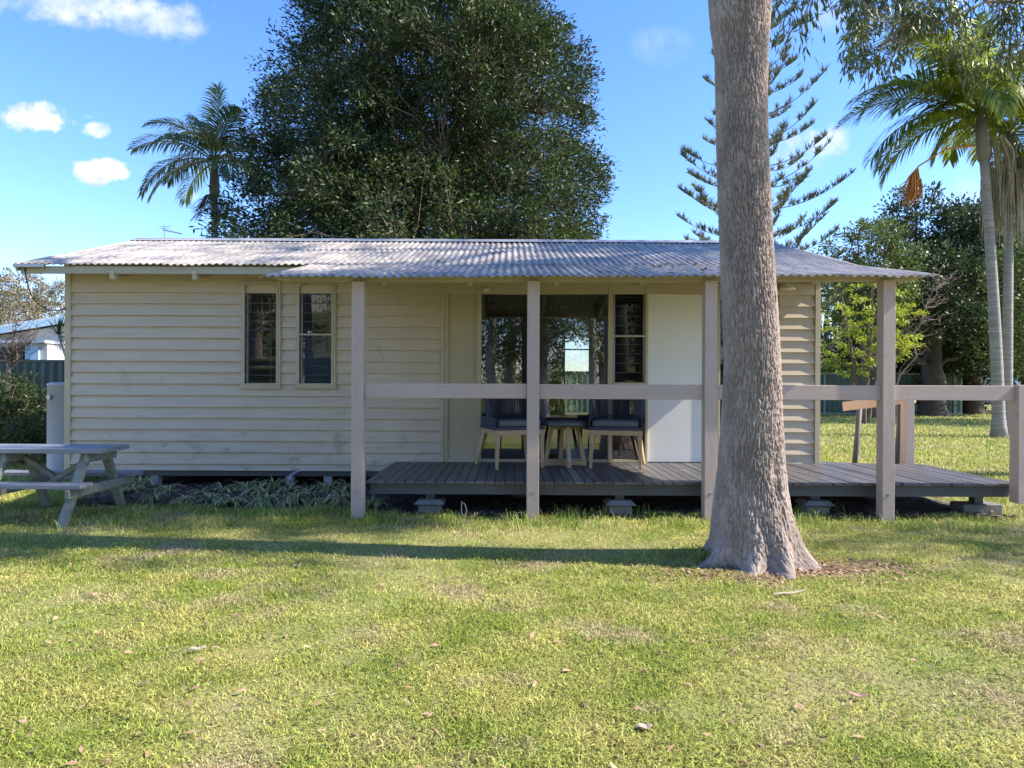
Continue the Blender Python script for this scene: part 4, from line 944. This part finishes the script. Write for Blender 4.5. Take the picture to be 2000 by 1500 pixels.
# ---- background left ----------------------------------------------------------
GL = 'pale trunked gums beyond the neighbouring house'
for k, (px, D, hh, lab) in enumerate(((-25, 36, 7.4, 'pale branched gum left of the view behind the neighbouring white house'), (45, 38, 7.6, 'pale branched gum with tan foliage at the left edge above the white roof'), (112, 40, 7.3, 'pale branched gum with tan foliage nearest the cottage corner'))):
    bgt(px, D, 'gum_tree', lab, 'tree', GL, [(2.6, 1.8), (4.2, 2.7), (6, 2.4), (hh, .8)], 260, .42, 30, .2, .055, M['leaf_tan'], M['palebark'], r0=.16, stems=3, spread=.5, seed=80+k, lop=.3, shell=.9, limbs_n=9, twigs=1, twig_r=.028)
LS = 'shrubs in front of the left fence'
bush('fence_shrub', 28, 12.6, 'dark loose shrub at the left edge in front of the green fence', .7, 1.42, 'leaf_dark', 91, n=110, L=.09, W=.022, group=LS, cr=.13)
bush('fence_shrub', 78, 13.0, 'dark shrub between the left edge and the water heater', .6, 1.3, 'leaf_dark', 92, n=95, L=.09, W=.024, group=LS, cr=.13)
bush('fence_shrub', -30, 11.5, 'dark shrub outside the left edge beside the fence', .9, 1.4, 'leaf_dark', 93, n=180, L=.09, W=.024, group=LS, cr=.13)
bush('low_shrub', 50, 10.6, 'low pale tipped shrub under the dark ones left of the water heater', .5, .75, 'leaf_olive', 94, n=80, L=.1, W=.02, cr=.11)
t = thing('bare_shrub', (at(18, 700, 13.8).x, 13.8, 0), 'thin bare grey shrub rising above the left fence in front of the white house', 'shrub'); mb = MB(); r_ = random.Random(2)
for k in range(26):
    a = Vector((0, 0, 1.5+r_.random()*.4)); e = Vector((r_.uniform(-.35, .7), r_.uniform(-.3, .3), r_.uniform(2.0, 2.75))); q = wob(a, e, 4, .12, k+400)
    mb.tube(q, [.012, .010, .008, .006, .003], 4, cap=False)
    for m_ in range(5): b2 = q[r_.randint(1, 4)]; mb.tube(wob(b2, b2+Vector((r_.uniform(-.3, .3), r_.uniform(-.2, .2), r_.uniform(0, .3))), 3, .15, k*9+m_), [.006, .005, .004, .003], 4, cap=False)
mb.tube([(0, 0, -.05), (.02, 0, .8), (0, 0, 1.7)], [.035, .028, .02], 6); mb.build('branches', M['twig'], t, local=True)
# spiky dracaena
dz = at(115, 652, 14.2); t = thing('dracaena', (dz.x+.15, 14.2, 0), 'spiky rosette plant on a thin bare stem left of the cottage corner', 'plant')
MB().tube([(0, 0, -.05), (.12, 0, 1.0), (.02, 0, 1.8), (-.15, 0, dz.z-.05)], [.035, .03, .028, .022], 7).build('stem', M['palebark'], t, smooth=True, local=True)
mb = MB(); r_ = random.Random(3)
for q in range(60):
    a = r_.uniform(0, 6.28); e = r_.uniform(-.5, 1.45); d = Vector((math.cos(a)*math.cos(e), math.sin(a)*math.cos(e), math.sin(e))); l = r_.uniform(.36, .60); s_ = d.cross(Vector((0, 0, 1)))
    s_ = (s_.normalized() if s_.length > .05 else Vector((1, 0, 0)))*.014; o = Vector((-.15, 0, dz.z-.02)); m = o+d*l*.5; e_ = o+d*l - Vector((0, 0, .05*l/.4*math.cos(e)))
    mb.add([o-s_*.6, o+s_*.6, m+s_, m-s_, e_], [(0,1,2,3), (3,2,4)])
mb.build('leaves', M['leaf_mid'], t, local=True)
# reflections: tall gums and shrubs on the street side behind the camera
GB = 'trees behind the camera mirrored in the glass'
def rpos(px, Db):       # where a thing must stand to be mirrored at photo column px, Db metres behind the camera
    return (px-CX)/F*(2*DW+Db)
for k, (px, Db, hh, r0_) in enumerate(((960, 7, 12, .2), (1002, 10, 13, .26), (1062, 9, 12, .22), (1157, 5.5, 11, .24), (1180, 12, 12, .2), (880, 12, 12, .25), (1250, 14, 12, .25), (1420, 9, 11, .22), (600, 9, 12, .25), (500, 14, 11, .3))):
    broadleaf('gum_tree', (rpos(px, Db), -Db, 0), 'tall gum standing behind the camera, seen mirrored in the window glass', 'tree', GB, [(2.2, 1.5), (4, 2.3), (8, 2.4), (hh, 1.0)], 260, .5, 34, .22, .055, M['leaf_olive'], M['palebark'], r0=r0_, seed=120+k, lop=.3, shell=.9, limbs_n=7, twigs=2, down=1.0)
for k, (px, Db) in enumerate(((1040, 16), (1090, 13), (1130, 15), (960, 18), (1000, 15), (1200, 17), (1300, 16), (700, 16), (560, 18), (850, 16), (450, 17), (1420, 17))):
    x = rpos(px, Db); broadleaf('street_shrub', (x, -Db, 0), 'leafy green shrub behind the camera, seen mirrored in the window glass', 'shrub', 'shrubs mirrored in the glass', [(.1, 1.2), (.9, 1.7), (1.9, 1.2), (2.5, .4)], 90, .34, 30, .16, .05, M['leaf_lime' if k % 3 == 1 else 'leaf_mid'], M['twig'], r0=.05, stems=3, seed=150+k, lop=.3, shell=.9, limbs_n=3, twigs=3)
# ================================================================ FENCES, NEIGHBOURS
M['fence_l'] = mat('dark_green_steel_fence', (.055,.085,.075), (.045,.07,.062), 2, .5, spec=.4)
M['fence_r'] = mat('green_steel_fence', (.085,.14,.105), (.07,.12,.09), 2, .5)
M['fpost'] = mat('fence_post_pale', (.38,.37,.32), (.32,.31,.27), 3, .7)
M['wallwhite'] = mat('neighbour_white_wall', (.62,.58,.56), (.58,.54,.52), 1, .7)
M['roofwhite'] = mat('neighbour_pale_roof', (.70,.72,.74), (.62,.64,.67), 1, .5)
M['blue'] = mat('pale_blue_frame', (.45,.62,.70), rough=.5)
M['redroof'] = mat('red_roof', (.35,.12,.08), (.28,.10,.07), 1, .8)
M['winglass'] = glass_mat('neighbour_glass', (.25,.3,.32), 1, .12)
def fence(a, b, h, m, label, postm, pitch=.20, posts=2.4, rail=.05):
    a, b = Vector(a), Vector(b); L = (b-a).length; u = (b-a)/L; nrm = Vector((-u.y, u.x, 0)); t = thing('steel_fence', a, label, 'fence')
    mb = MB(); n = int(L/(pitch/2)); vs = []
    for i in range(n+1):
        s = i*pitch/2; o = .016 if i % 2 else -.016
        for e in (0, .02): q = u*min(L, s+e) + nrm*o; vs += [(q.x, q.y, .06), (q.x, q.y, h-.04)]
    k = len(vs)//2; mb.add(vs, [(2*i, 2*i+2, 2*i+3, 2*i+1) for i in range(k-1)])
    o_ = mb.build('corrugated_panel', m, t, local=True); mm = o_.modifiers.new('s', 'SOLIDIFY'); mm.thickness = .004
    rl = MB(); rl.bar(Vector((0, 0, h-.02)), u*L + Vector((0, 0, h-.02)), .05, rail); rl.bar(Vector((0, 0, .05)), u*L + Vector((0, 0, .05)), .05, rail); rl.build('fence_rail', postm if rail > .05 else m, t, local=True)
    for i in range(int(L/posts)+1):
        q = u*i*posts; MB().box(q.x-.035, q.x+.035, q.y-.045, q.y+.045, -.1, h+.02).build('fence_post', postm, t, local=True)
    return t
lf0 = at(18, 760, 15.3).x
lh = at(60, 703, 15.3).z
fence((lf0-12, 15.3, 0), (lf0+6, 15.3, 0), lh, M['fence_l'], 'dark green ribbed steel fence behind the shrubs left of the cottage', M['fpost'], posts=3.0)
rx = at(1638, 760, 29).x
fence((rx-3.1*5, 29, 0), (at(1880, 760, 30.5).x, 30.5, 0), 1.88, M['fence_r'], 'mid green steel fence across the back of the right lawn', M['fpost'], posts=3.08, rail=.07, pitch=.24)
# white neighbouring house on the left
D = 24.0; apx = at(128, 622, D); ex = at(-150, 672, D); t = thing('white_house', (apx.x-3, D, 0), 'white neighbouring house with low pale gable roof beyond the left fence', 'house')
az = apx.z; hw_ = 7.5; wz = az - hw_*.168
MB().add([(apx.x-hw_+.5, D+.6, 0), (apx.x+hw_-.5, D+.6, 0), (apx.x+hw_-.5, D+.6, wz), (apx.x, D+.6, az-.12), (apx.x-hw_+.5, D+.6, wz),
          (apx.x-hw_+.5, D+9, 0), (apx.x+hw_-.5, D+9, 0), (apx.x+hw_-.5, D+9, wz), (apx.x, D+9, az-.12), (apx.x-hw_+.5, D+9, wz)],
         [(0,1,2,3,4), (5,9,8,7,6), (0,4,9,5), (1,6,7,2)]).build('wall', M['wallwhite'], t)
cl = MB()
for k in range(18):
    zz = .3+k*.17
    lim = min(hw_-.55, (az-.16-zz-.17)/.168) if zz > wz-.2 else hw_-.55
    if lim > .3: cl.add([(apx.x-lim, D+.57, zz), (apx.x+lim, D+.57, zz), (apx.x+lim, D+.595, zz+.16), (apx.x-lim, D+.595, zz+.16), (apx.x-lim, D+.6, zz), (apx.x+lim, D+.6, zz)], [(0,1,2,3), (4,5,1,0)])
cl.build('wall_cladding', M['wallwhite'], t)
rm = MB()
for s in (-1, 1):
    q = [(apx.x, az), (apx.x+s*(hw_+.3), az-.168*(hw_+.3))]
    v = [(x, y, z+dz) for (x, z) in q for y in (D, D+9.4) for dz in (0, .14)]
    rm.add(v, [(0,2,3,1), (4,5,7,6), (0,1,5,4), (2,6,7,3), (1,3,7,5), (0,4,6,2)])
rm.build('roof', M['roofwhite'], t)
for s in (-1, 1): MB().bar((apx.x, D-.03, az-.05), (apx.x+s*(hw_+.3), D-.03, az-.05-.168*(hw_+.3)), .04, .22).build('barge_board', M['blue'], t)
# porch wing with a window, standing forward of the gable
X0, X1 = at(-60, 700, 22).x, at(84, 700, 22).x; pz = at(60, 668, 22).z
MB().box(X0, X1, 22.2, D+.56, 0, pz-.03).build('porch_wall', M['wallwhite'], t)
MB().box(X0-.1, X1+.05, 22.0, D+.55, pz-.029, pz+.07).build('porch_roof', M['roofwhite'], t)
wx0, wx1 = at(50, 700, 22.15).x, at(76, 700, 22.15).x; wz1 = at(60, 676, 22.15).z
wf = MB().box(wx0, wx1, 22.13, 22.198, 1.1, wz1).build('window', M['blue'], t)
MB().box(wx0+.05, wx1-.05, 22.115, 22.128, 1.15, wz1-.05).build('pane', M['glassblue'] if 'glassblue' in M else M['blue'], wf) if False else None
m_ = MB()
for k in range(7): m_.box(wx0+.04, wx1-.04, 22.11, 22.125, 1.15+k*.12, 1.15+k*.12+.09)
o = m_.build('shutter', M['roofwhite'], t)
MB().box(at(0, 700, 22.15).x, at(46, 700, 22.15).x, 22.13, 22.198, 1.1, at(20, 678, 22.15).z).build('window', M['screen'], t)
MB().box(X1+.06, X1+.5, D+.3, D+.55, 0, pz+.0).build('curtain_door', M['wallwhite'], t)
# red roofed house far right
bx = at(1960, 700, 52); t = thing('red_roofed_house', (bx.x+4, 52, 0), 'partly hidden house with red roof behind the far right trees', 'house')
MB().box(bx.x-1, bx.x+9, 52, 58, 0, at(1985, 712, 52).z).build('wall', M['wallwhite'], t)
zt_ = at(1985, 712, 52).z
MB().add([(bx.x-1.5, 51.5, zt_), (bx.x+9.5, 51.5, zt_), (bx.x+9.5, 58.5, zt_), (bx.x-1.5, 58.5, zt_), (bx.x+1.5, 55, zt_+1.2), (bx.x+6.5, 55, zt_+1.2)], [(0,1,5,4), (1,2,5), (2,3,4,5), (3,0,4), (3,2,1,0)]).build('roof', M['redroof'], t)
MB().box(at(1975, 700, 51.9).x, at(1990, 700, 51.9).x, 51.93, 51.99, .8, 2.0).build('window', M['blue'], t)
# television antenna on a distant roof
q = at(321, 472, 25); t = thing('tv_antenna', (q.x, 25, 0), 'thin television antenna standing above the left roof ridge against the sky', 'antenna')
q2 = at(321, 440, 25)
MB().tube([(0, 0, 0), (0, 0, q2.z)], .016, 6).build('mast', M['metal'], t, local=True)
am = MB(); am.bar((-.05, 0, q2.z-.17), (.62, .1, q2.z-.30), .03, .05)
for k in range(7): x = -.02+k*.10; am.tube([(x, -.18, q2.z-.17-.02*k), (x, .18, q2.z-.17-.02*k)], .007, 4)
am.tube([(-.22, 0, q2.z-.05), (.22, .05, q2.z-.04)], .010, 4); am.tube([(-.15, 0, q2.z-.12), (.15, .05, q2.z-.12)], .010, 4)
am.build('elements', M['metal'], t, local=True)

# ================================================================ GARDEN BED, LITTER, GRASS
M['strap'] = mat('variegated_strap_leaves', (.27,.33,.12), (.58,.58,.34), 30, .5, trans=.25, island=.3, contrast=(.45,.55))
M['litter'] = mat('fallen_leaf_brown', (.24,.14,.08), (.36,.24,.15), 9, .8, island=.5, hue_island=.015)
M['pale'] = mat('pale_bark_strip', (.40,.33,.26), (.30,.24,.19), 10, .8)
def bed_sheet():
    xs = np.linspace(-5.4, 5.4, 217); ys = np.linspace(6.5, 9.2, 55); X, Y = np.meshgrid(xs, ys)
    e = (fbm(X*1.2+3, Y*0+2, 1, 3)-.47)*.35
    front = np.where(X < -1.45, 6.98, 6.68) + e*(np.where(X < -1.45, 1, .8)); left = -4.75
    ins = np.clip((Y-front)/.12, 0, 1)*np.clip((X-left+e)/.2, 0, 1)*np.clip((5.05-X)/.3, 0, 1)
    Z = -.02 + ins*(.032 + .03*fbm(X*6, Y*6, 2, 4) + .05*np.where(X < -1.4, np.clip(1-np.abs(Y-7.6)/.8, 0, 1), 0))
    i = (np.arange(54)[:, None]*217 + np.arange(216)[None]).ravel(); q = np.stack([i, i+1, i+218, i+217], 1)
    o = np_mesh('mulch_bed', np.stack([X.ravel(), Y.ravel(), Z.ravel()], 1), q.ravel(), np.full(len(q), 4), M['mulch'], smooth=True); tag(o, kind='structure'); o.name = 'mulch_ground'
bed_sheet()
def strap_plant(first=None):
    mb = MB(); r = random.Random(31)
    for q in range(48):
        a = r.uniform(0, 6.28); l = r.uniform(.18, .36); lift = r.uniform(.45, 1.3); o = Vector((math.cos(a), math.sin(a), 0)); s_ = Vector((-o.y, o.x, 0)); pts = []
        p = o*.01; e = lift
        for i in range(6): pts.append(p.copy()); p = p + (o*math.cos(e)+Vector((0, 0, math.sin(e))))*l/5; e -= r.uniform(.35, .55)
        vs = []
        for i, p in enumerate(pts): w_ = .011*(1-i/5)**.5*(.6 if i == 0 else 1)+.0005; vs += [p-s_*w_, p+s_*w_]
        mb.add(vs, [(2*i, 2*i+1, 2*i+3, 2*i+2) for i in range(5)])
    return mb
me0 = strap_plant()
SP = 'variegated strappy plants in the mulch bed'
o0 = me0.build('strappy_plant', M['strap'])
spots = [(250,952,1.1),(275,940,1.2),(300,965,.8),(330,950,1.0),(365,968,.7),(412,965,.9),(435,950,1.1),(455,972,.9),(480,945,1.2),(505,955,1.1),(522,968,1.0),(535,942,1.35),(560,952,1.2),(580,968,1.0),
         (600,955,.9),(640,950,1.2),(665,965,1.1),(683,945,1.1),(660,985,.8),(560,985,.7),(505,985,.7),(430,990,.6),(395,955,.8),(725,972,.7),(742,978,.7),(345,985,.5),(620,972,.7)]
rs_ = random.Random(5)
for k, (px, py, s) in enumerate(spots):
    o = o0 if k == 0 else o0.copy()
    if k: C.objects.link(o)
    z = .05; D_ = (HC-z)*F/(py+12-CY - ROLL*(px-CX)); D_ = min(max(D_, 7.0), 8.1)
    o.location = (at(px, py, D_).x, D_, z); o.rotation_euler = (0, 0, rs_.uniform(0, 6.28)); s *= .88; o.scale = (s, s, s*rs_.uniform(.85, 1.15))
    rank = sorted(range(len(spots)), key=lambda q_: spots[q_][0]).index(k)
    ORD = 'first second third fourth fifth sixth seventh eighth ninth tenth eleventh twelfth thirteenth fourteenth fifteenth sixteenth seventeenth eighteenth nineteenth twentieth twenty-first twenty-second twenty-third twenty-fourth twenty-fifth twenty-sixth twenty-seventh'.split()
    tag(o, ('large ' if s > 1.1 else 'small ' if s < .85 else '') + 'arching strappy plant in the mulch bed, %s along from the picnic table' % ORD[rank], 'plant', SP)
# small dead twig plant by the deck
q = ground_at(905, 1030); t = thing('dead_twig', (q.x, q.y, 0), 'small bare pinkish branching twig on the grass edge before the deck', 'twig')
mb = MB()
for pts in ([(0,0,-.01), (.0,0,.08), (-.02,.0,.16), (-.015,0,.24)], [(.0,0,.08), (.03,.0,.15), (.02,0,.20), (.0,0,.225)], [(.0,0,.05), (.05,0,.06), (.09,0,.09), (.105,0,.14)], [(.09,0,.09), (.12,0,.12), (.13,0,.135)], [(0,0,.02), (-.03,-.03,.0), (-.06,-.06,0)]):
    mb.tube(pts, .0055, 5)
mb.build('branches', M['papbark'], t, local=True)

# --- lawn blades
M['grass'] = mat('lawn_grass_blades', (.31,.37,.065), (.53,.51,.15), 2.3, .55, trans=.35, island=.5, hue_island=.03, contrast=(.38,.62), c3=(.54,.44,.25), s3=1.6, t3=(.535,.68), spec=.3)
M['grass_g'] = mat('taller_green_grass', (.22,.33,.06), (.36,.42,.11), 2.0, .5, trans=.35, island=.35, hue_island=.02)
gcx = at(1463, 1090, 5.02).x
def allowed(X, Y):
    e = (fbm(X*1.2+3, Y*0+2, 1, 3)-.47)*.35
    bed = (X > -4.75+e) & (X < -1.45) & (Y > 6.98+e)
    dk_ = (X > -1.5) & (X < 5.0) & (Y > 6.62+e*.8) & (Y < 8.4)
    hs_ = (X > WL-.1) & (X < WR+.1) & (Y > DW-.1) & (Y < BY+.1)
    tr_ = (X-gcx)**2 + (Y-5.02)**2 < .30**2
    mul = fbm(X*5, Y*5, 3, 3)-.47
    pm = ((X-gcx-.42)/.62)**2 + ((Y-4.82)/.30)**2 < .75 + mul*2.6
    return ~(bed | dk_ | hs_ | tr_ | pm)
def blades(name, X, Y, H, Wd, lean, mat_, seed, kind='stuff'):
    r = np.random.RandomState(seed); n = len(X); Z = ground_z(X, Y) if True else 0
    inb = (X > -12) & (X < 14) & (Y < 16); Z = np.where(inb, Z, 0) - .004
    a = r.rand(n)*2*math.pi; ln = lean*(.3+1.1*r.rand(n)); tw = a + r.normal(0, 1.2, n)
    d = np.stack([np.cos(a), np.sin(a)], 1); s = np.stack([-np.sin(tw), np.cos(tw)], 1)*Wd[:, None]*.5
    p0 = np.stack([X, Y, Z], 1); out = np.zeros((n, 5, 3)); h = H[:, None]
    m = p0.copy(); m[:, :2] += d*(H*ln*.35)[:, None]; m[:, 2] += H*.62; t_ = p0.copy(); t_[:, :2] += d*(H*ln)[:, None]; t_[:, 2] += H*np.clip(1.05-ln*.45, .25, 1)
    S3 = np.concatenate([s, np.zeros((n, 1))], 1)
    out[:, 0] = p0-S3; out[:, 1] = p0+S3; out[:, 2] = m+S3*.8; out[:, 3] = m-S3*.8; out[:, 4] = t_
    b = np.arange(n)[:, None]*5; f = np.concatenate([b, b+1, b+2, b+3, b+3, b+2, b+4], 1).ravel()
    o = np_mesh(name, out.reshape(-1, 3), f, np.tile([4, 3], n), mat_); tag(o, kind=kind)
    return o
r = np.random.RandomState(77)
def field(n, y0, y1, pw, xlim=None, margin=1.06):
    """more blades nearer; only where a camera near this one could look"""
    u = r.rand(n); Y = (y0**(1-pw) + u*(y1**(1-pw)-y0**(1-pw)))**(1/(1-pw)) if pw != 1 else y0*(y1/y0)**u
    X = (r.rand(n)*2-1)*(Y*1000/F*margin + .8)
    return X, Y
n1 = 560000
X, Y = field(n1, 1.75, 7.9, 1.15); k = allowed(X, Y); X, Y = X[k], Y[k]
dens = fbm(X*1.1+5, Y*1.1+5, 2.2, 3); k = r.rand(len(X)) < np.clip((dens-.28)*5, .42, 1); X, Y, dens = X[k], Y[k], dens[k]
far = np.clip((Y-3)/5, 0, 1); hgt = (.016+.022*r.rand(len(X))**1.5 + .014*far)*(.35+1.3*fbm(X*7, Y*7, 4, 2))*(.75+.6*dens)*1.15; edge = np.clip((Y-5.9)/.6, 0, 1)
hgt = hgt*(1+edge*.9)
grass = blades('grass', X, Y, hgt, .0030+.0028*r.rand(len(X))+.0014*far, .9+.7*(1-far), M['grass'], 1)
X, Y = field(170000, 7.8, 46, 1.6, margin=1.0); k = allowed(X, Y) & ((np.abs(X) > 3.0)) ; X, Y = X[k], Y[k]
Ys = Y/8
blades('lawn_grass', X, Y, (.045+.035*r.rand(len(X)))*Ys**.25, (.007+.006*r.rand(len(X)))*Ys**.75, .8, M['grass'], 2)
# taller weedy tufts along the deck, the posts and the trunk
tx_, ty_ = [], []
for (px, py, n, sp) in [(700,1012,60,.10),(730,1020,70,.14),(770,1026,60,.15),(1010,1025,60,.16),(1040,1028,60,.12),(1110,1015,90,.10),(1140,1010,80,.12),(1100,1030,80,.2),(1180,1030,60,.2),(1250,1010,40,.07),(1275,1012,30,.08),(1330,1030,60,.18),
                        (1585,1010,120,.12),(1620,1000,60,.06),(1560,1020,80,.1),(1540,1020,60,.12),(1730,1010,40,.06),(1655,1030,90,.25),(1820,1035,120,.3),(1950,1040,120,.3),(1880,1040,100,.3),(1365,1092,40,.05),(1310,1085,14,.03),(1265,1090,12,.06),
                        (300,1012,60,.4),(500,1015,60,.4),(150,1040,60,.2),(880,1030,60,.2),(940,1035,80,.2),(850,1022,50,.12)]:
    g_ = ground_at(px, py); tx_.append(g_.x + r.normal(0, sp, n)); ty_.append(g_.y + r.normal(0, min(sp, .12)*.7, n))
X, Y = np.concatenate(tx_), np.concatenate(ty_)
blades('tall_grass', X, Y, .06+.13*r.rand(len(X))**1.6, .004+.004*r.rand(len(X)), .75, M['grass_g'], 3)
# --- litter (leaf and bark bits): lawn, bed, trunk foot, roof
def litter(name, P, n_size, mat_, seed, flat=.8):
    r2 = np.random.RandomState(seed); n = len(P); a = r2.rand(n)*6.28; L = n_size[0]+(n_size[1]-n_size[0])*r2.rand(n)**2; W_ = L*(.2+.25*r2.rand(n))
    d = np.stack([np.cos(a), np.sin(a), r2.normal(0, .25, n)], 1); s = np.stack([-np.sin(a), np.cos(a), r2.normal(0, .3, n)], 1)
    c = np.asarray(P); up = np.array([0, 0, 1.])
    V = np.stack([c-d*L[:, None]/2, c+s*W_[:, None]/2+up*(L*.06)[:, None], c+d*L[:, None]/2, c-s*W_[:, None]/2+up*(L*.06)[:, None]], 1).reshape(-1, 3)
    o = np_mesh(name, V, np.arange(4*n), np.full(n, 4), mat_); tag(o, kind='stuff'); return o
X, Y = field(2300, 2.2, 7.4, 1.0); k = (X-gcx)**2+(Y-5.02)**2 > .2; X, Y = X[k], Y[k]
P = [np.stack([X, Y, ground_z(X, Y)+.010+.018*r.rand(len(X))], 1)]
n = 3200; X = gcx+.42+r.normal(0, .42, n); Y = 4.80+r.normal(0, .17, n); P.append(np.stack([X, Y, ground_z(X, Y)+.004+.014*r.rand(n)], 1))
n = 1800; X = gcx-.25+r.normal(0, .35, n); Y = 4.62+r.normal(0, .10, n); P.append(np.stack([X, Y, ground_z(X, Y)+.004+.012*r.rand(n)], 1))
litter('leaf_litter', np.concatenate(P), (.010, .06), M['litter'], 4)
n = 7000; X = -4.7+r.rand(n)*3.3; Y = 7.0+r.rand(n)*1.2; P = [np.stack([X, Y, .03+.05*r.rand(n)], 1)]
n = 5000; X = -1.4+r.rand(n)*6.4; Y = 6.55+r.rand(n)**2*1.2; P.append(np.stack([X, Y, .015+.03*r.rand(n)], 1))
M['chips'] = mat('bark_chips', (.10,.07,.055), (.18,.13,.10), 12, .9, island=.6)
litter('bark_chips', np.concatenate(P), (.02, .09), M['chips'], 5)
n = 420; X = -1.8+r.rand(n)*5.4; T_ = r.rand(n)**.8
Y = np.where(T_ < .5, 6.3+T_*2*1.4, 7.9+(T_-.5)*2*2.0); Z = np.where(Y < 7.78, 2.345+(Y-6.25)*.25, EZ+(Y-7.78)*.316)+.014
cl_ = fbm(X*1.3, Y*2, 1, 3) > .47; X, Y, Z = X[cl_], Y[cl_], Z[cl_]
litter('roof_leaf_litter', np.stack([X, Y, Z], 1), (.03, .10), M['litter'], 6)
# single pieces on the lawn
def bit(name, px, py, L_, W_, az, label, m):
    g_ = ground_at(px, py); z = float(ground_z(g_.x, g_.y))+.03; t_ = MB(); n_ = 6; vs = []
    for i in range(n_+1):
        s = i/n_-.5; w2 = W_*.5*(math.cos(s*math.pi)**.6 if i not in (0, n_) else .15)
        for q in (-1, 1): vs.append((s*L_*math.cos(az)-q*w2*math.sin(az), s*L_*math.sin(az)+q*w2*math.cos(az), .004*math.sin(i*1.3)+.003*(q > 0)))
    t_.add(vs, [(2*i, 2*i+2, 2*i+3, 2*i+1) for i in range(n_)]); o = t_.build(name, m); o.location = (g_.x, g_.y, z)
    mm = o.modifiers.new('s', 'SOLIDIFY'); mm.thickness = .003; tag(o, label, 'bark piece' if 'bark' in name else 'leaf')
bit('bark_strip', 1542, 1166, .24, .020, .35, 'long pale strip of bark lying on the lawn in front of the trunk roots', M['pale'])
bit('bark_piece', 385, 1275, .08, .022, .5, 'short pale piece of bark on the dry patch of lawn at left', M['pale'])
bit('fallen_leaf', 1673, 1367, .09, .028, -.2, 'single brown fallen leaf on the lawn low at right', M['litter'])
bit('bark_piece', 1258, 1434, .06, .03, .1, 'pale curled bark scrap on the bare spot at the bottom of the lawn', M['pale'])
